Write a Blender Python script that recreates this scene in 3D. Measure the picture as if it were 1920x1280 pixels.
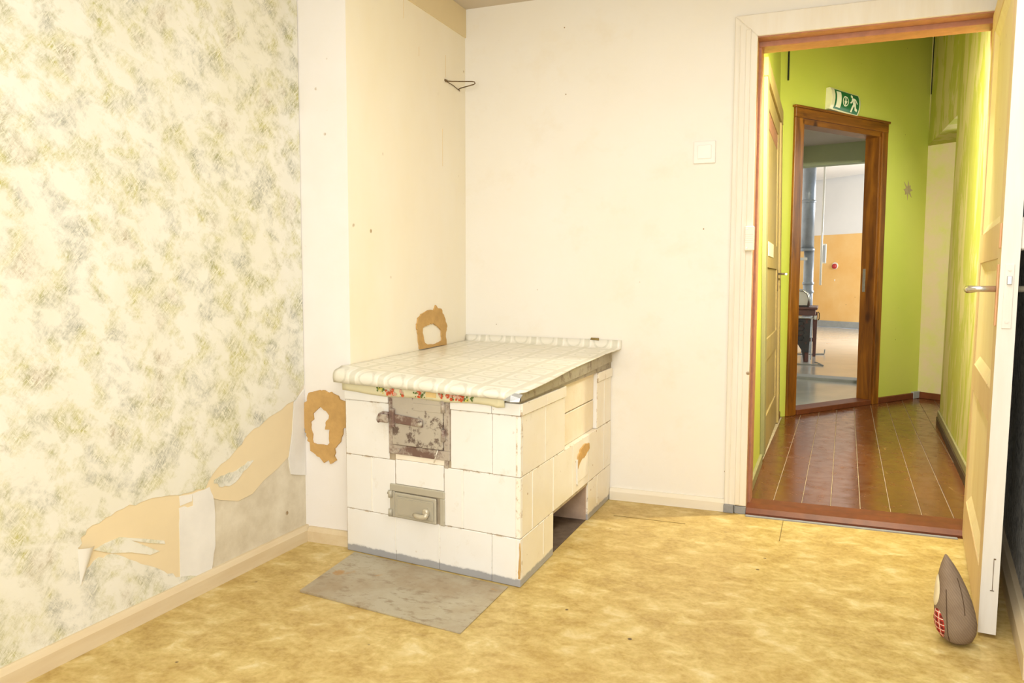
import bpy, bmesh, math, random
from mathutils import Vector, Matrix
random.seed(7)
for o in list(bpy.data.objects): bpy.data.objects.remove(o)
SC = bpy.context.scene
COL = SC.collection
V = Vector

# ------------------------------------------------------------------ camera, world, light, exposure
cam = bpy.data.cameras.new('camera'); cam.sensor_width = 36.0; cam.lens = 1476.12/1920*36.0
cam.clip_start = 0.02; cam.clip_end = 100
cam_o = bpy.data.objects.new('camera', cam); COL.objects.link(cam_o)
def cam_matrix(loc, yaw, pitch, roll):
    a, b, c = map(math.radians, (yaw, pitch, roll))
    f = V((-math.sin(a)*math.cos(b), math.cos(a)*math.cos(b), -math.sin(b)))
    r = V((math.cos(a), math.sin(a), 0)); u = r.cross(f)
    r2 = r*math.cos(c)+u*math.sin(c); u2 = -r*math.sin(c)+u*math.cos(c)
    m = Matrix((r2, u2, -f)).transposed().to_4x4(); m.translation = loc
    return m
cam_o.matrix_world = cam_matrix(V((1.8919, -3.5572, 1.0304)), 21.8636, 4.5304, 0.115)
SC.camera = cam_o
SC.view_settings.view_transform = 'Standard'
SC.view_settings.look = 'None'
SC.view_settings.gamma = 1.0
SC.view_settings.use_curve_mapping = False
SC.view_settings.exposure = 0.46

W = bpy.data.worlds.new('world'); SC.world = W; W.use_nodes = True
W.node_tree.nodes['Background'].inputs[0].default_value = (0.75, 0.85, 1.0, 1)
W.node_tree.nodes['Background'].inputs[1].default_value = 0.6

def area(name, loc, target, w, h, power, col):
    l = bpy.data.lights.new(name, 'AREA'); l.shape = 'RECTANGLE'; l.size = w; l.size_y = h
    l.energy = power; l.color = col
    o = bpy.data.objects.new(name, l); COL.objects.link(o); o.location = loc
    o.rotation_euler = (V(target)-V(loc)).to_track_quat('-Z', 'Y').to_euler()
    return o
# daylight from the windows of the room, behind the photographer
area('window_light', (1.7, -5.05, 1.3), (1.2, 0, 1.1), 1.7, 1.4, 44, (0.965, 0.985, 1.0))
# added soft fill below the ceiling, evens out the light in the room
area('ceiling_light', (1.8, -2.1, 2.29), (1.8, -2.1, 0), 1.5, 2.2, 26, (0.965, 0.985, 1.0))
# the photographer's flash, beside the camera: it shines through the doorway into the hall
area('flash_light', (1.62, -3.72, 1.22), (1.75, 0, 1.1), 0.3, 0.3, 7, (0.97, 0.985, 1.0))
# passage light and daylight of the rooms beyond the hall
area('passage_light', (3.2, 3.2, 1.8), (2.0, 2.6, 0.8), 0.7, 1.2, 9, (0.97, 0.98, 0.92))
# added fill hidden behind the door header, brightens the green hall
area('hall_lamp_bulb', (2.1, 0.27, 2.115), (2.1, 1.2, 1.3), 0.07, 0.07, 60, (1.0, 0.95, 0.78))
area('far_window_light', (4.3, 10.5, 1.8), (1.5, 11.5, 0.9), 2.5, 1.6, 215, (0.92, 0.96, 1.0))
area('vestibule_light', (3.1, 4.9, 1.9), (1.9, 4.9, 0.2), 0.5, 0.8, 8, (0.95, 0.97, 1.0))

# ------------------------------------------------------------------ material helper
class NT:
    def __init__(s, name, rough=0.6, spec=0.3):
        s.m = bpy.data.materials.new(name); s.m.use_nodes = True
        s.t = s.m.node_tree; s.b = s.t.nodes['Principled BSDF']
        s.b.inputs['Roughness'].default_value = rough
        s.b.inputs['Specular IOR Level'].default_value = spec
        s.tc = s.t.nodes.new('ShaderNodeTexCoord')
    def n(s, ty, **k):
        x = s.t.nodes.new(ty)
        for a, b in k.items(): setattr(x, a, b)
        return x
    def set(s, sock, v):
        if hasattr(v, 'is_output'): s.t.links.new(v, sock)
        elif isinstance(v, (tuple, list)) and len(v) == 3 and sock.type == 'RGBA': sock.default_value = (*v, 1)
        else: sock.default_value = v
    def vec(s, scale=(1, 1, 1), rot=(0, 0, 0), loc=(0, 0, 0), src='Object'):
        m = s.n('ShaderNodeMapping'); s.t.links.new(s.tc.outputs[src], m.inputs[0])
        m.inputs['Scale'].default_value = scale; m.inputs['Rotation'].default_value = rot; m.inputs['Location'].default_value = loc
        return m.outputs[0]
    def vecr(s, rot, scale):
        """rotated first, then stretched: slanted strokes"""
        a = s.vec((1, 1, 1), rot); m = s.n('ShaderNodeMapping'); s.t.links.new(a, m.inputs[0]); m.inputs['Scale'].default_value = scale
        return m.outputs[0]
    def noise(s, scale, detail=4, rough=0.55, vec=None, dist=0.0, color=False):
        x = s.n('ShaderNodeTexNoise'); x.inputs['Scale'].default_value = scale; x.inputs['Detail'].default_value = detail
        x.inputs['Roughness'].default_value = rough; x.inputs['Distortion'].default_value = dist
        s.t.links.new(vec if vec is not None else s.tc.outputs['Object'], x.inputs['Vector'])
        return x.outputs['Color' if color else 'Fac']
    def voro(s, scale, feature='F1', vec=None, rnd=1.0):
        x = s.n('ShaderNodeTexVoronoi', feature=feature); x.inputs['Scale'].default_value = scale
        x.inputs['Randomness'].default_value = rnd
        s.t.links.new(vec if vec is not None else s.tc.outputs['Object'], x.inputs['Vector'])
        return x.outputs['Distance']
    def ramp(s, f, stops, interp='LINEAR'):
        x = s.n('ShaderNodeValToRGB'); e = x.color_ramp.elements; x.color_ramp.interpolation = interp
        while len(e) < len(stops): e.new(0.5)
        for i, (p, c) in enumerate(stops):
            e[i].position = p; e[i].color = (c, c, c, 1) if not isinstance(c, tuple) else (*c, 1)
        s.t.links.new(f, x.inputs[0]); return x.outputs[0]
    def mix(s, f, a, b, mode='MIX'):
        x = s.n('ShaderNodeMix', data_type='RGBA', blend_type=mode)
        s.set(x.inputs[0], f); s.set(x.inputs[6], a); s.set(x.inputs[7], b); return x.outputs[2]
    def math(s, op, a, b=0.0, c=None):
        x = s.n('ShaderNodeMath', operation=op); s.set(x.inputs[0], a); s.set(x.inputs[1], b)
        if c is not None: s.set(x.inputs[2], c)
        return x.outputs[0]
    def sep(s, src='Object'):
        x = s.n('ShaderNodeSeparateXYZ'); s.t.links.new(s.tc.outputs[src], x.inputs[0]); return x.outputs
    def bump(s, h, strength=0.3, dist=0.01):
        x = s.n('ShaderNodeBump'); x.inputs['Strength'].default_value = strength; x.inputs['Distance'].default_value = dist
        s.t.links.new(h, x.inputs['Height']); s.t.links.new(x.outputs[0], s.b.inputs['Normal'])
    def base(s, c): s.set(s.b.inputs['Base Color'], c); return s.m
    def metal(s, v): s.b.inputs['Metallic'].default_value = v

def lin(r, g, b):
    f = lambda c: (c/255/12.92 if c/255 <= 0.04045 else ((c/255+0.055)/1.055)**2.4)
    return (f(r), f(g), f(b))

def plain(name, c, rough=0.5, spec=0.3, vary=0.08, scale=14, metal=0.0, bump=0.0):
    t = NT(name, rough, spec); t.metal(metal)
    f = t.ramp(t.noise(scale, 5, 0.6), [(0.3, 0.0), (0.7, 1.0)])
    d = tuple(x*(1-vary*2) for x in c)
    m = t.base(t.mix(f, d, c))
    if bump: t.bump(t.noise(scale*3, 4), bump, 0.004)
    return m

def speckle(t, col, dens=0.10, scale=22, dark=(0.16, 0.10, 0.05), seed=0.0):
    """little brown specks and chips"""
    v = t.vec((1, 1, 1), loc=(seed, seed*1.7, 0))
    d = t.voro(scale, vec=v)
    n = t.noise(9, 3, 0.5, vec=v)
    a = t.ramp(d, [(dens*0.6, 1.0), (dens, 0.0)])
    b = t.ramp(n, [(0.52, 0.0), (0.60, 1.0)])
    return t.mix(t.math('MULTIPLY', a, b), col, dark)

M = {}
# --- ochre linoleum
t = NT('linoleum_ochre', 0.45, 0.35)
v = t.vec((0.85, 1.1, 1.0), rot=(0, 0, 0.25))
n1 = t.noise(13, 8, 0.64, v, 0.4); n2 = t.noise(70, 3, 0.6); n3 = t.noise(2.2, 3, 0.5)
c = t.ramp(n1, [(0.30, (0.36, 0.23, 0.055)), (0.47, (0.465, 0.322, 0.093)), (0.58, (0.565, 0.425, 0.152)), (0.72, (0.70, 0.585, 0.31))])
c = t.mix(t.ramp(n2, [(0.35, 0.0), (0.65, 0.22)]), c, (0.88, 0.68, 0.33))
c = t.mix(t.ramp(n3, [(0.35, 0.18), (0.62, 0.0)]), c, (0.45, 0.27, 0.07))
c = speckle(t, c, 0.07, 9, (0.10, 0.06, 0.03), 3.1)
M['lino'] = t.base(c)
# --- cream distemper wall
t = NT('cream_wall_paint', 0.75, 0.2)
c = t.mix(t.ramp(t.noise(1.6, 5, 0.6), [(0.35, 0.0), (0.7, 0.55)]), (0.865, 0.83, 0.755), (0.84, 0.775, 0.64))
c = t.mix(t.ramp(t.noise(5, 6, 0.65), [(0.55, 0.0), (0.8, 0.30)]), c, (0.76, 0.64, 0.43))
c = speckle(t, c, 0.05, 13, (0.35, 0.24, 0.12), 1.0)
M['wall'] = t.base(c); t.bump(t.noise(40, 5), 0.12, 0.004)
# --- bare plaster under the torn wallpaper
t = NT('bare_plaster', 0.8, 0.15)
c = t.mix(t.ramp(t.noise(9, 6, 0.65), [(0.3, 0.0), (0.7, 1.0)]), (0.58, 0.50, 0.36), (0.76, 0.69, 0.54))
c = speckle(t, c, 0.12, 12, (0.34, 0.24, 0.13), 0.4)
M['plaster'] = t.base(c); t.bump(t.noise(30, 5), 0.2, 0.004)
# --- brushed floral wallpaper
t = NT('brushed_wallpaper', 0.7, 0.2)
va = t.vecr((0.5, 0, 0), (1, 0.72, 0.95)); vb = t.vecr((0.62, 0, 0), (1, 1.7, 0.5)); vc = t.vecr((-0.75, 0, 0), (1, 1.7, 0.5))
cl = t.ramp(t.noise(15, 6, 0.68, va, 0.25), [(0.44, 0.0), (0.66, 1.0)])
br = t.ramp(t.noise(64, 7, 0.75, vb, 0.5), [(0.42, 0.0), (0.56, 1.0)])
br2 = t.ramp(t.noise(60, 7, 0.75, vc, 0.5), [(0.44, 0.0), (0.58, 1.0)])
fac = t.math('MULTIPLY', cl, t.math('ADD', 0.15, t.math('MULTIPLY', 0.85, t.math('MAXIMUM', br, t.math('MULTIPLY', br2, 0.85)))))
hue = t.ramp(t.noise(6.5, 2, 0.5, t.vec(loc=(5, 2, 1))), [(0.38, (0.33, 0.33, 0.265)), (0.46, (0.34, 0.33, 0.15)), (0.55, (0.47, 0.44, 0.12)), (0.62, (0.36, 0.345, 0.19)), (0.70, (0.42, 0.34, 0.22))])
base = t.mix(t.ramp(t.noise(4, 5, 0.6), [(0.4, 0.0), (0.65, 1.0)]), (0.80, 0.775, 0.68), (0.76, 0.73, 0.61))
c = t.mix(t.math('MULTIPLY', fac, 0.95), base, hue)
th = t.ramp(t.noise(60, 3, 0.6, t.vecr((0.85, 0, 0), (1, 3.0, 0.35)), 1.2), [(0.56, 0.0), (0.62, 1.0)])
th2 = t.ramp(t.noise(60, 3, 0.6, t.vecr((-0.6, 0, 0), (1, 3.0, 0.35)), 1.2), [(0.58, 0.0), (0.64, 1.0)])
c = t.mix(t.math('MULTIPLY', t.math('MAXIMUM', th, th2), t.math('MULTIPLY', cl, 0.7)), c, (0.87, 0.83, 0.68))
M['paper'] = t.base(c); t.bump(fac, 0.15, 0.002)
M['liner'] = plain('yellow_backing_paper', (0.80, 0.66, 0.42), 0.8, 0.15, 0.02, 9)
M['filler'] = plain('white_filler', (0.84, 0.81, 0.745), 0.8, 0.15, 0.05, 9, bump=0.2)
M['curl'] = plain('wallpaper_back', (0.74, 0.70, 0.61), 0.8, 0.15, 0.03, 9)
# --- chimney paints
t = NT('chimney_white_paint', 0.75, 0.2)
c = t.mix(t.ramp(t.noise(3, 5, 0.6), [(0.35, 0.0), (0.7, 1.0)]), (0.86, 0.825, 0.785), (0.83, 0.785, 0.72))
c = speckle(t, c, 0.09, 12, (0.4, 0.27, 0.12), 2.0)
M['chim_front'] = t.base(c); t.bump(t.noise(30, 5), 0.15, 0.004)
t = NT('chimney_cream_paper', 0.75, 0.2)
c = t.mix(t.ramp(t.noise(2.5, 4, 0.55, t.vec((1, 1.5, 0.7))), [(0.35, 0.0), (0.7, 1.0)]), (0.90, 0.84, 0.695), (0.88, 0.80, 0.62))
c = speckle(t, c, 0.08, 8, (0.42, 0.28, 0.12), 5.0)
M['chim_side'] = t.base(c)
M['clay'] = plain('raw_clay', (0.62, 0.385, 0.145), 0.9, 0.1, 0.10, 22, bump=0.35)
M['ceil'] = plain('ceiling_grey_white', (0.66, 0.58, 0.47), 0.85, 0.1, 0.04, 3)
M['band'] = plain('paper_border', (0.80, 0.67, 0.42), 0.8, 0.1, 0.03, 3)
# --- painted softwood boards
def board(name, a, b, ax='z', chips=0.10):
    t = NT(name, 0.5, 0.3)
    g = t.noise(9, 6, 0.6, t.vec({'x': (0.25, 2, 2), 'y': (2, 0.25, 2), 'z': (2, 2, 0.25)}[ax]))
    c = t.mix(t.ramp(g, [(0.35, 0.0), (0.65, 1.0)]), a, b)
    c = speckle(t, c, chips, 10, (0.32, 0.20, 0.09), 1.5)
    t.bump(g, 0.08, 0.003)
    return t.base(c)
M['skirt_left'] = board('ochre_skirting_paint', (0.66, 0.52, 0.32), (0.72, 0.60, 0.40), 'y')
M['skirt_back'] = board('pale_skirting_paint', (0.80, 0.72, 0.56), (0.84, 0.77, 0.63), 'x')
M['trim'] = board('cream_trim_paint', (0.84, 0.79, 0.69), (0.80, 0.73, 0.60))
M['door'] = board('ochre_door_paint', (0.66, 0.47, 0.25), (0.70, 0.53, 0.29))
M['door_panel'] = board('yellow_ochre_panel_paint', (0.78, 0.65, 0.38), (0.74, 0.59, 0.32))
M['door_edge'] = board('chipped_white_edge_paint', (0.78, 0.74, 0.66), (0.72, 0.66, 0.56))
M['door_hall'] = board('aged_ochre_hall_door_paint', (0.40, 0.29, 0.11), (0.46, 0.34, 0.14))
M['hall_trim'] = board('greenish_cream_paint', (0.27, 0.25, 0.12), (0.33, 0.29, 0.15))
M['jamb'] = plain('pinkish_brown_jamb_paint', (0.50, 0.235, 0.145), 0.5, 0.3, 0.12, 25)
# --- green hall paint
t = NT('green_hall_paint', 0.6, 0.3)
c = t.mix(t.ramp(t.noise(1.2, 3, 0.5), [(0.35, 0.0), (0.7, 1.0)]), (0.50, 0.56, 0.085), (0.56, 0.58, 0.115))
c = speckle(t, c, 0.06, 12, (0.22, 0.22, 0.05), 0.2)
M['green'] = t.base(c); t.bump(t.noise(35, 4), 0.1, 0.004)
t = NT('peeling_green_hall_paint', 0.65, 0.25)
p = t.noise(2.6, 7, 0.62, t.vec((1, 1.6, 0.6)), 0.8)
c = t.mix(t.ramp(p, [(0.47, 0.0), (0.53, 0.85)]), (0.50, 0.51, 0.09), (0.68, 0.60, 0.30))
c = t.mix(t.ramp(t.noise(9, 6, 0.7, t.vec((1, 2, 0.5))), [(0.5, 0.0), (0.72, 0.45)]), c, (0.66, 0.63, 0.36))
M['green_peel'] = t.base(c); t.bump(p, 0.2, 0.004)
t = NT('pinkish_plaster', 0.8, 0.15)
c = t.mix(t.ramp(t.noise(6, 6, 0.65), [(0.4, 0.0), (0.68, 1.0)]), (0.68, 0.55, 0.37), (0.62, 0.60, 0.22))
M['pinkwall'] = t.base(c)
# --- hall planks, glossy red-brown floor paint
t = NT('red_brown_floor_paint', 0.16, 0.4)
w = t.noise(7, 8, 0.7, t.vec((1.4, 0.5, 1)))
c = t.mix(t.ramp(t.noise(3, 4, 0.5, t.vec((2, 0.4, 1))), [(0.3, 0.0), (0.7, 1.0)]), (0.10, 0.032, 0.010), (0.16, 0.055, 0.018))
c = t.mix(t.ramp(w, [(0.63, 0.0), (0.72, 0.75)]), c, (0.36, 0.22, 0.10))
M['plank'] = t.base(c)
t.t.links.new(t.ramp(t.noise(12, 5, 0.6), [(0.3, 0.12), (0.75, 0.34)]), t.b.inputs['Roughness'])
M['seam'] = plain('dusty_seam', (0.62, 0.50, 0.33), 0.9, 0.1, 0.15, 20)
M['sill_red'] = plain('red_brown_sill_paint', (0.17, 0.047, 0.016), 0.5, 0.3, 0.18, 18)
M['grey_paint'] = plain('blue_grey_paint', (0.33, 0.33, 0.33), 0.6, 0.2, 0.10, 25)
# --- varnished knotty pine
def pine(name, sc):
    t = NT(name, 0.4, 0.4)
    g = t.noise(16, 6, 0.6, t.vec(sc), 0.5)
    c = t.ramp(g, [(0.32, (0.085, 0.026, 0.003)), (0.5, (0.19, 0.064, 0.005)), (0.68, (0.30, 0.112, 0.008))])
    k = t.ramp(t.voro(4.6, vec=t.vec((1, 1, 0.55))), [(0.06, 1.0), (0.15, 0.0)])
    return t.base(t.mix(k, c, (0.055, 0.016, 0.004)))
M['pine'] = pine('varnished_pine', (1, 1, 0.12)); M['pine_head'] = pine('varnished_pine_head', (0.12, 0.12, 1.3))
# --- stove
def tile_mat(name, a, b, ax):
    t = NT(name, 0.22, 0.5)
    c = t.mix(t.ramp(t.noise(6, 4, 0.55), [(0.35, 0.0), (0.7, 1.0)]), a, b)
    c = t.mix(t.ramp(t.noise(11, 7, 0.7, t.vec(loc=(2, 3, 4))), [(0.60, 0.0), (0.78, 0.5)]), c, (0.62, 0.52, 0.36))
    c = speckle(t, c, 0.09, 17, (0.40, 0.25, 0.12), 4.0)
    g = t.sep('Generated')
    e = t.math('MAXIMUM', t.math('ABSOLUTE', t.math('SUBTRACT', g[ax], 0.5)), t.math('ABSOLUTE', t.math('SUBTRACT', g[2], 0.5)))
    n = t.noise(26, 6, 0.7)
    w = t.math('MULTIPLY', t.ramp(e, [(0.478, 0.0), (0.497, 1.0)]), t.ramp(n, [(0.52, 0.0), (0.60, 1.0)]))
    c = t.mix(t.math('MULTIPLY', w, 0.75), c, (0.42, 0.29, 0.15))
    z = t.sep()[2]
    e = t.math('ADD', z, t.math('MULTIPLY', t.noise(18, 5, 0.7), 0.022))
    c = t.mix(t.ramp(e, [(0.0360, 1.0), (0.0400, 0.0)]), c, (0.36, 0.36, 0.37))
    return t.base(c)
M['tile'] = tile_mat('white_glaze', (0.85, 0.835, 0.80), (0.83, 0.80, 0.745), 0)
M['tile_side'] = tile_mat('cream_glaze', (0.88, 0.83, 0.725), (0.85, 0.78, 0.64), 1)
M['grout'] = plain('stove_mortar', (0.50, 0.41, 0.29), 0.9, 0.1, 0.15, 30)
M['joint'] = plain('pale_joint_filler', (0.88, 0.85, 0.77), 0.7, 0.2, 0.04, 30)
t = NT('stove_render', 0.85, 0.15)
c = t.mix(t.ramp(t.noise(7, 6, 0.6), [(0.35, 0.0), (0.7, 1.0)]), (0.88, 0.80, 0.67), (0.82, 0.72, 0.56))
M['render'] = t.base(c); t.bump(t.noise(40, 5), 0.3, 0.004)
M['pinkbrick'] = plain('pinkish_render', (0.56, 0.41, 0.30), 0.85, 0.15, 0.12, 18)
M['darkfloor'] = plain('dusty_dark_floor', (0.16, 0.115, 0.085), 0.9, 0.1, 0.2, 18)  # dark brown floor inside the firewood bay
def rusty(name, paint, paint2, rust, lo, hi, sc=16, metal=0.2, rough=0.5):
    t = NT(name, rough, 0.4); t.metal(metal)
    c = t.mix(t.ramp(t.noise(5, 4), [(0.35, 0.0), (0.65, 1.0)]), paint, paint2)
    r = t.noise(sc, 9, 0.72)
    c = t.mix(t.ramp(r, [(lo, 0.0), (hi, 1.0)]), c, rust)
    t.bump(r, 0.25, 0.003)
    return t.base(c)
M['iron_door'] = rusty('flaking_beige_iron', (0.48, 0.425, 0.35), (0.55, 0.495, 0.40), (0.15, 0.105, 0.085), 0.54, 0.60)
M['iron_frame'] = rusty('rusty_beige_iron', (0.47, 0.405, 0.34), (0.52, 0.455, 0.375), (0.19, 0.115, 0.09), 0.47, 0.58, 12)
M['ash_door'] = rusty('grey_beige_iron', (0.45, 0.41, 0.32), (0.51, 0.47, 0.37), (0.30, 0.22, 0.15), 0.60, 0.72, 10)
M['ash_handle'] = rusty('worn_bright_iron', (0.62, 0.56, 0.43), (0.55, 0.49, 0.37), (0.30, 0.22, 0.15), 0.62, 0.75, 30, 0.4, 0.35)
M['dark'] = plain('soot', (0.02, 0.017, 0.015), 0.9, 0.1)  # near-black backing: the dark of the stove door gaps put into colour
t = NT('floor_sheet_steel', 0.5, 0.4); t.metal(0.15)
c = t.mix(t.ramp(t.noise(3.2, 6, 0.65), [(0.4, 0.0), (0.6, 1.0)]), (0.36, 0.28, 0.175), (0.45, 0.40, 0.29))
c = t.mix(t.ramp(t.noise(16, 8, 0.72, t.vec((1, 2, 1))), [(0.52, 0.0), (0.64, 0.8)]), c, (0.27, 0.20, 0.12))
c = t.mix(t.ramp(t.noise(6, 6, 0.65, t.vec(loc=(3, 1, 0))), [(0.64, 0.0), (0.70, 0.7)]), c, (0.42, 0.21, 0.04))
M['sheet'] = t.base(c)
M['rim'] = rusty('greasy_tin_rim', (0.40, 0.355, 0.25), (0.33, 0.28, 0.18), (0.17, 0.12, 0.07), 0.52, 0.66, 20, 0.3, 0.45)
M['tin'] = plain('grey_tin', (0.52, 0.53, 0.53), 0.35, 0.5, 0.12, 30, metal=0.4)
# --- oilcloth with square medallions
t = NT('patterned_oilcloth', 0.3, 0.4)
u = t.sep('UV')
P = 0.13
fu = t.math('FRACT', t.math('DIVIDE', u[0], P)); fv = t.math('FRACT', t.math('DIVIDE', u[1], P))
au = t.math('ABSOLUTE', t.math('SUBTRACT', fu, 0.5)); av = t.math('ABSOLUTE', t.math('SUBTRACT', fv, 0.5))
mx = t.math('MAXIMUM', au, av)
rad = t.math('SQRT', t.math('ADD', t.math('MULTIPLY', au, au), t.math('MULTIPLY', av, av)))
strip = t.ramp(mx, [(0.40, 0.0), (0.415, 1.0)])
frame = t.ramp(mx, [(0.335, 0.0), (0.345, 1.0), (0.375, 1.0), (0.385, 0.0)])
ring = t.ramp(rad, [(0.21, 0.0), (0.23, 1.0), (0.27, 1.0), (0.30, 0.0)])
lace = t.ramp(t.noise(55, 5, 0.7), [(0.45, 0.0), (0.6, 1.0)])
c = t.mix(strip, (0.80, 0.76, 0.65), (0.68, 0.65, 0.53))
c = t.mix(t.math('MULTIPLY', frame, 0.8), c, (0.90, 0.86, 0.76))
c = t.mix(t.math('MULTIPLY', ring, t.math('ADD', t.math('MULTIPLY', lace, 0.5), 0.35)), c, (0.56, 0.54, 0.43))
c = t.mix(t.math('MULTIPLY', lace, 0.18), c, (0.86, 0.80, 0.66))
c = t.mix(t.ramp(t.noise(3, 5, 0.6), [(0.48, 0.0), (0.78, 0.4)]), c, (0.72, 0.64, 0.40))
M['oilcloth'] = t.base(c); t.bump(t.math('ADD', strip, t.math('MULTIPLY', ring, 0.5)), 0.2, 0.002)
M['oilcloth_under'] = plain('pale_yellow_oilcloth', (0.80, 0.74, 0.50), 0.35, 0.4, 0.05, 10)
M['fl_red'] = plain('print_red', (0.80, 0.13, 0.045), 0.4, 0.3, 0.25, 90)
M['fl_pink'] = plain('print_pink', (0.88, 0.50, 0.36), 0.4, 0.3, 0.2, 90)
M['fl_green'] = plain('print_green', (0.16, 0.25, 0.06), 0.4, 0.3, 0.25, 90)
M['fl_yellow'] = plain('print_yellow', (0.80, 0.72, 0.14), 0.4, 0.3, 0.1, 90)
M['fl_orange'] = plain('print_pale_orange', (0.83, 0.60, 0.26), 0.4, 0.3, 0.05, 30)
# --- right wall, grey textured paper
t = NT('grey_fibre_wallpaper', 0.8, 0.15)
g = t.noise(75, 5, 0.75, t.vec((1, 1, 0.5)))
c = t.ramp(g, [(0.36, (0.20, 0.205, 0.21)), (0.46, (0.50, 0.50, 0.495)), (0.57, (0.84, 0.83, 0.80))])
c = t.mix(t.ramp(t.noise(5, 4), [(0.45, 0.0), (0.7, 0.45)]), c, (0.56, 0.53, 0.44))
M['greypaper'] = t.base(c)
# --- doorstop
t = NT('herringbone_tweed', 0.95, 0.1)
wv = t.n('ShaderNodeTexWave'); wv.inputs['Scale'].default_value = 55; wv.inputs['Distortion'].default_value = 3
t.t.links.new(t.vec((1, 1, 1), rot=(0.3, 0.6, 0.2)), wv.inputs['Vector'])
c = t.mix(t.math('MULTIPLY', wv.outputs['Fac'], 0.5), (0.285, 0.21, 0.145), (0.185, 0.135, 0.095))
c = t.mix(t.ramp(t.noise(18, 4), [(0.4, 0.0), (0.7, 0.5)]), c, (0.17, 0.11, 0.07))
M['tweed'] = t.base(c)
t = NT('red_tartan', 0.95, 0.1)
s = t.sep('UV')
def stripes(sock, per, wd, off=0.0):
    f = t.math('FRACT', t.math('ADD', t.math('DIVIDE', sock, per), off)); return t.math('LESS_THAN', f, wd)
c = t.mix(t.math('MULTIPLY', t.math('ADD', stripes(s[0], 0.016, 0.4), stripes(s[1], 0.016, 0.4)), 0.42), (0.55, 0.05, 0.035), (0.06, 0.025, 0.02))
c = t.mix(t.math('MAXIMUM', stripes(s[0], 0.016, 0.14, 0.3), stripes(s[1], 0.016, 0.14, 0.3)), c, (0.75, 0.62, 0.50))
M['tartan'] = t.base(c)
M['felt'] = plain('cream_felt', (0.80, 0.69, 0.45), 0.95, 0.1, 0.06, 40)
M['stitch'] = plain('dark_thread', (0.10, 0.06, 0.035), 0.9, 0.1)
M['scraped'] = plain('scraped_brown_spot', (0.42, 0.34, 0.17), 0.8, 0.1, 0.1, 30)
M['dark_skirt'] = plain('dark_brown_skirting', (0.085, 0.05, 0.022), 0.5, 0.3, 0.2, 12)
# --- small stuff
M['white_plastic'] = plain('white_plastic', (0.88, 0.84, 0.77), 0.3, 0.45, 0.02, 8)
M['cream_plastic'] = plain('cream_plastic', (0.84, 0.79, 0.66), 0.35, 0.45, 0.03, 8)
M['screw'] = plain('screw_steel', (0.42, 0.40, 0.36), 0.35, 0.5, 0.1, 60, metal=0.7)
M['chrome'] = plain('dull_chrome', (0.66, 0.62, 0.53), 0.22, 0.5, 0.10, 50, metal=0.85)
M['salmon'] = plain('salmon_paint', (0.80, 0.44, 0.24), 0.5, 0.3, 0.06, 30)
M['wire'] = plain('rusty_wire', (0.22, 0.145, 0.07), 0.6, 0.3, 0.25, 60, metal=0.3)
M['black_cable'] = plain('black_cable', (0.02, 0.025, 0.01), 0.6, 0.2)
M['brownchip'] = plain('brown_wood_chip', (0.33, 0.23, 0.08), 0.7, 0.2, 0.2, 60)
M['sign_green'] = plain('exit_sign_green', (0.006, 0.145, 0.045), 0.3, 0.45, 0.03, 8)
M['sign_white'] = plain('exit_sign_white', (0.84, 0.84, 0.68), 0.4, 0.3, 0.02, 8)
M['sign_body'] = plain('sign_housing_plastic', (0.78, 0.76, 0.52), 0.18, 0.5, 0.04, 14)
# --- far rooms
M['far_white'] = plain('far_white_wall', (0.74, 0.71, 0.66), 0.8, 0.1, 0.03, 1.5)
t = NT('far_orange_wall', 0.7, 0.2)
c = t.mix(t.ramp(t.noise(1.1, 5, 0.6), [(0.35, 0.0), (0.7, 1.0)]), (0.74, 0.42, 0.13), (0.80, 0.53, 0.22))
M['far_orange'] = t.base(speckle(t, c, 0.06, 4, (0.4, 0.22, 0.08), 0.7))
t = NT('far_grey_floor_paint', 0.16, 0.5)
c = t.mix(t.ramp(t.noise(1.8, 5, 0.6), [(0.35, 0.0), (0.7, 1.0)]), (0.46, 0.42, 0.35), (0.55, 0.49, 0.39))
M['far_floor'] = t.base(c)
t = NT('vestibule_grey_floor_paint', 0.2, 0.5)
c = t.mix(t.ramp(t.noise(3.0, 5, 0.6), [(0.35, 0.0), (0.7, 1.0)]), (0.36, 0.36, 0.32), (0.46, 0.44, 0.37))
M['vest_floor'] = t.base(c)
M['far_beam'] = plain('pale_green_beam', (0.46, 0.50, 0.30), 0.7, 0.2, 0.04, 3)
M['vest_ceil'] = plain('lilac_grey_ceiling', (0.56, 0.48, 0.41), 0.8, 0.1, 0.03, 3)
M['grey_skirt'] = plain('grey_skirting', (0.33, 0.33, 0.30), 0.5, 0.3, 0.10, 8)
M['pipe'] = plain('galvanised_pipe', (0.42, 0.45, 0.47), 0.35, 0.5, 0.12, 9, metal=0.4)
M['cast'] = rusty('dark_cast_iron', (0.035, 0.032, 0.032), (0.055, 0.048, 0.045), (0.13, 0.045, 0.03), 0.55, 0.66, 14, 0.3, 0.5)
M['mahog'] = plain('mahogany_brown', (0.15, 0.05, 0.032), 0.4, 0.4, 0.2, 12)
M['red_plastic'] = plain('red_plastic', (0.42, 0.03, 0.025), 0.35, 0.4, 0.05, 20)
M['enamel'] = plain('cream_enamel', (0.82, 0.76, 0.62), 0.25, 0.5, 0.03, 8)

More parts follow.
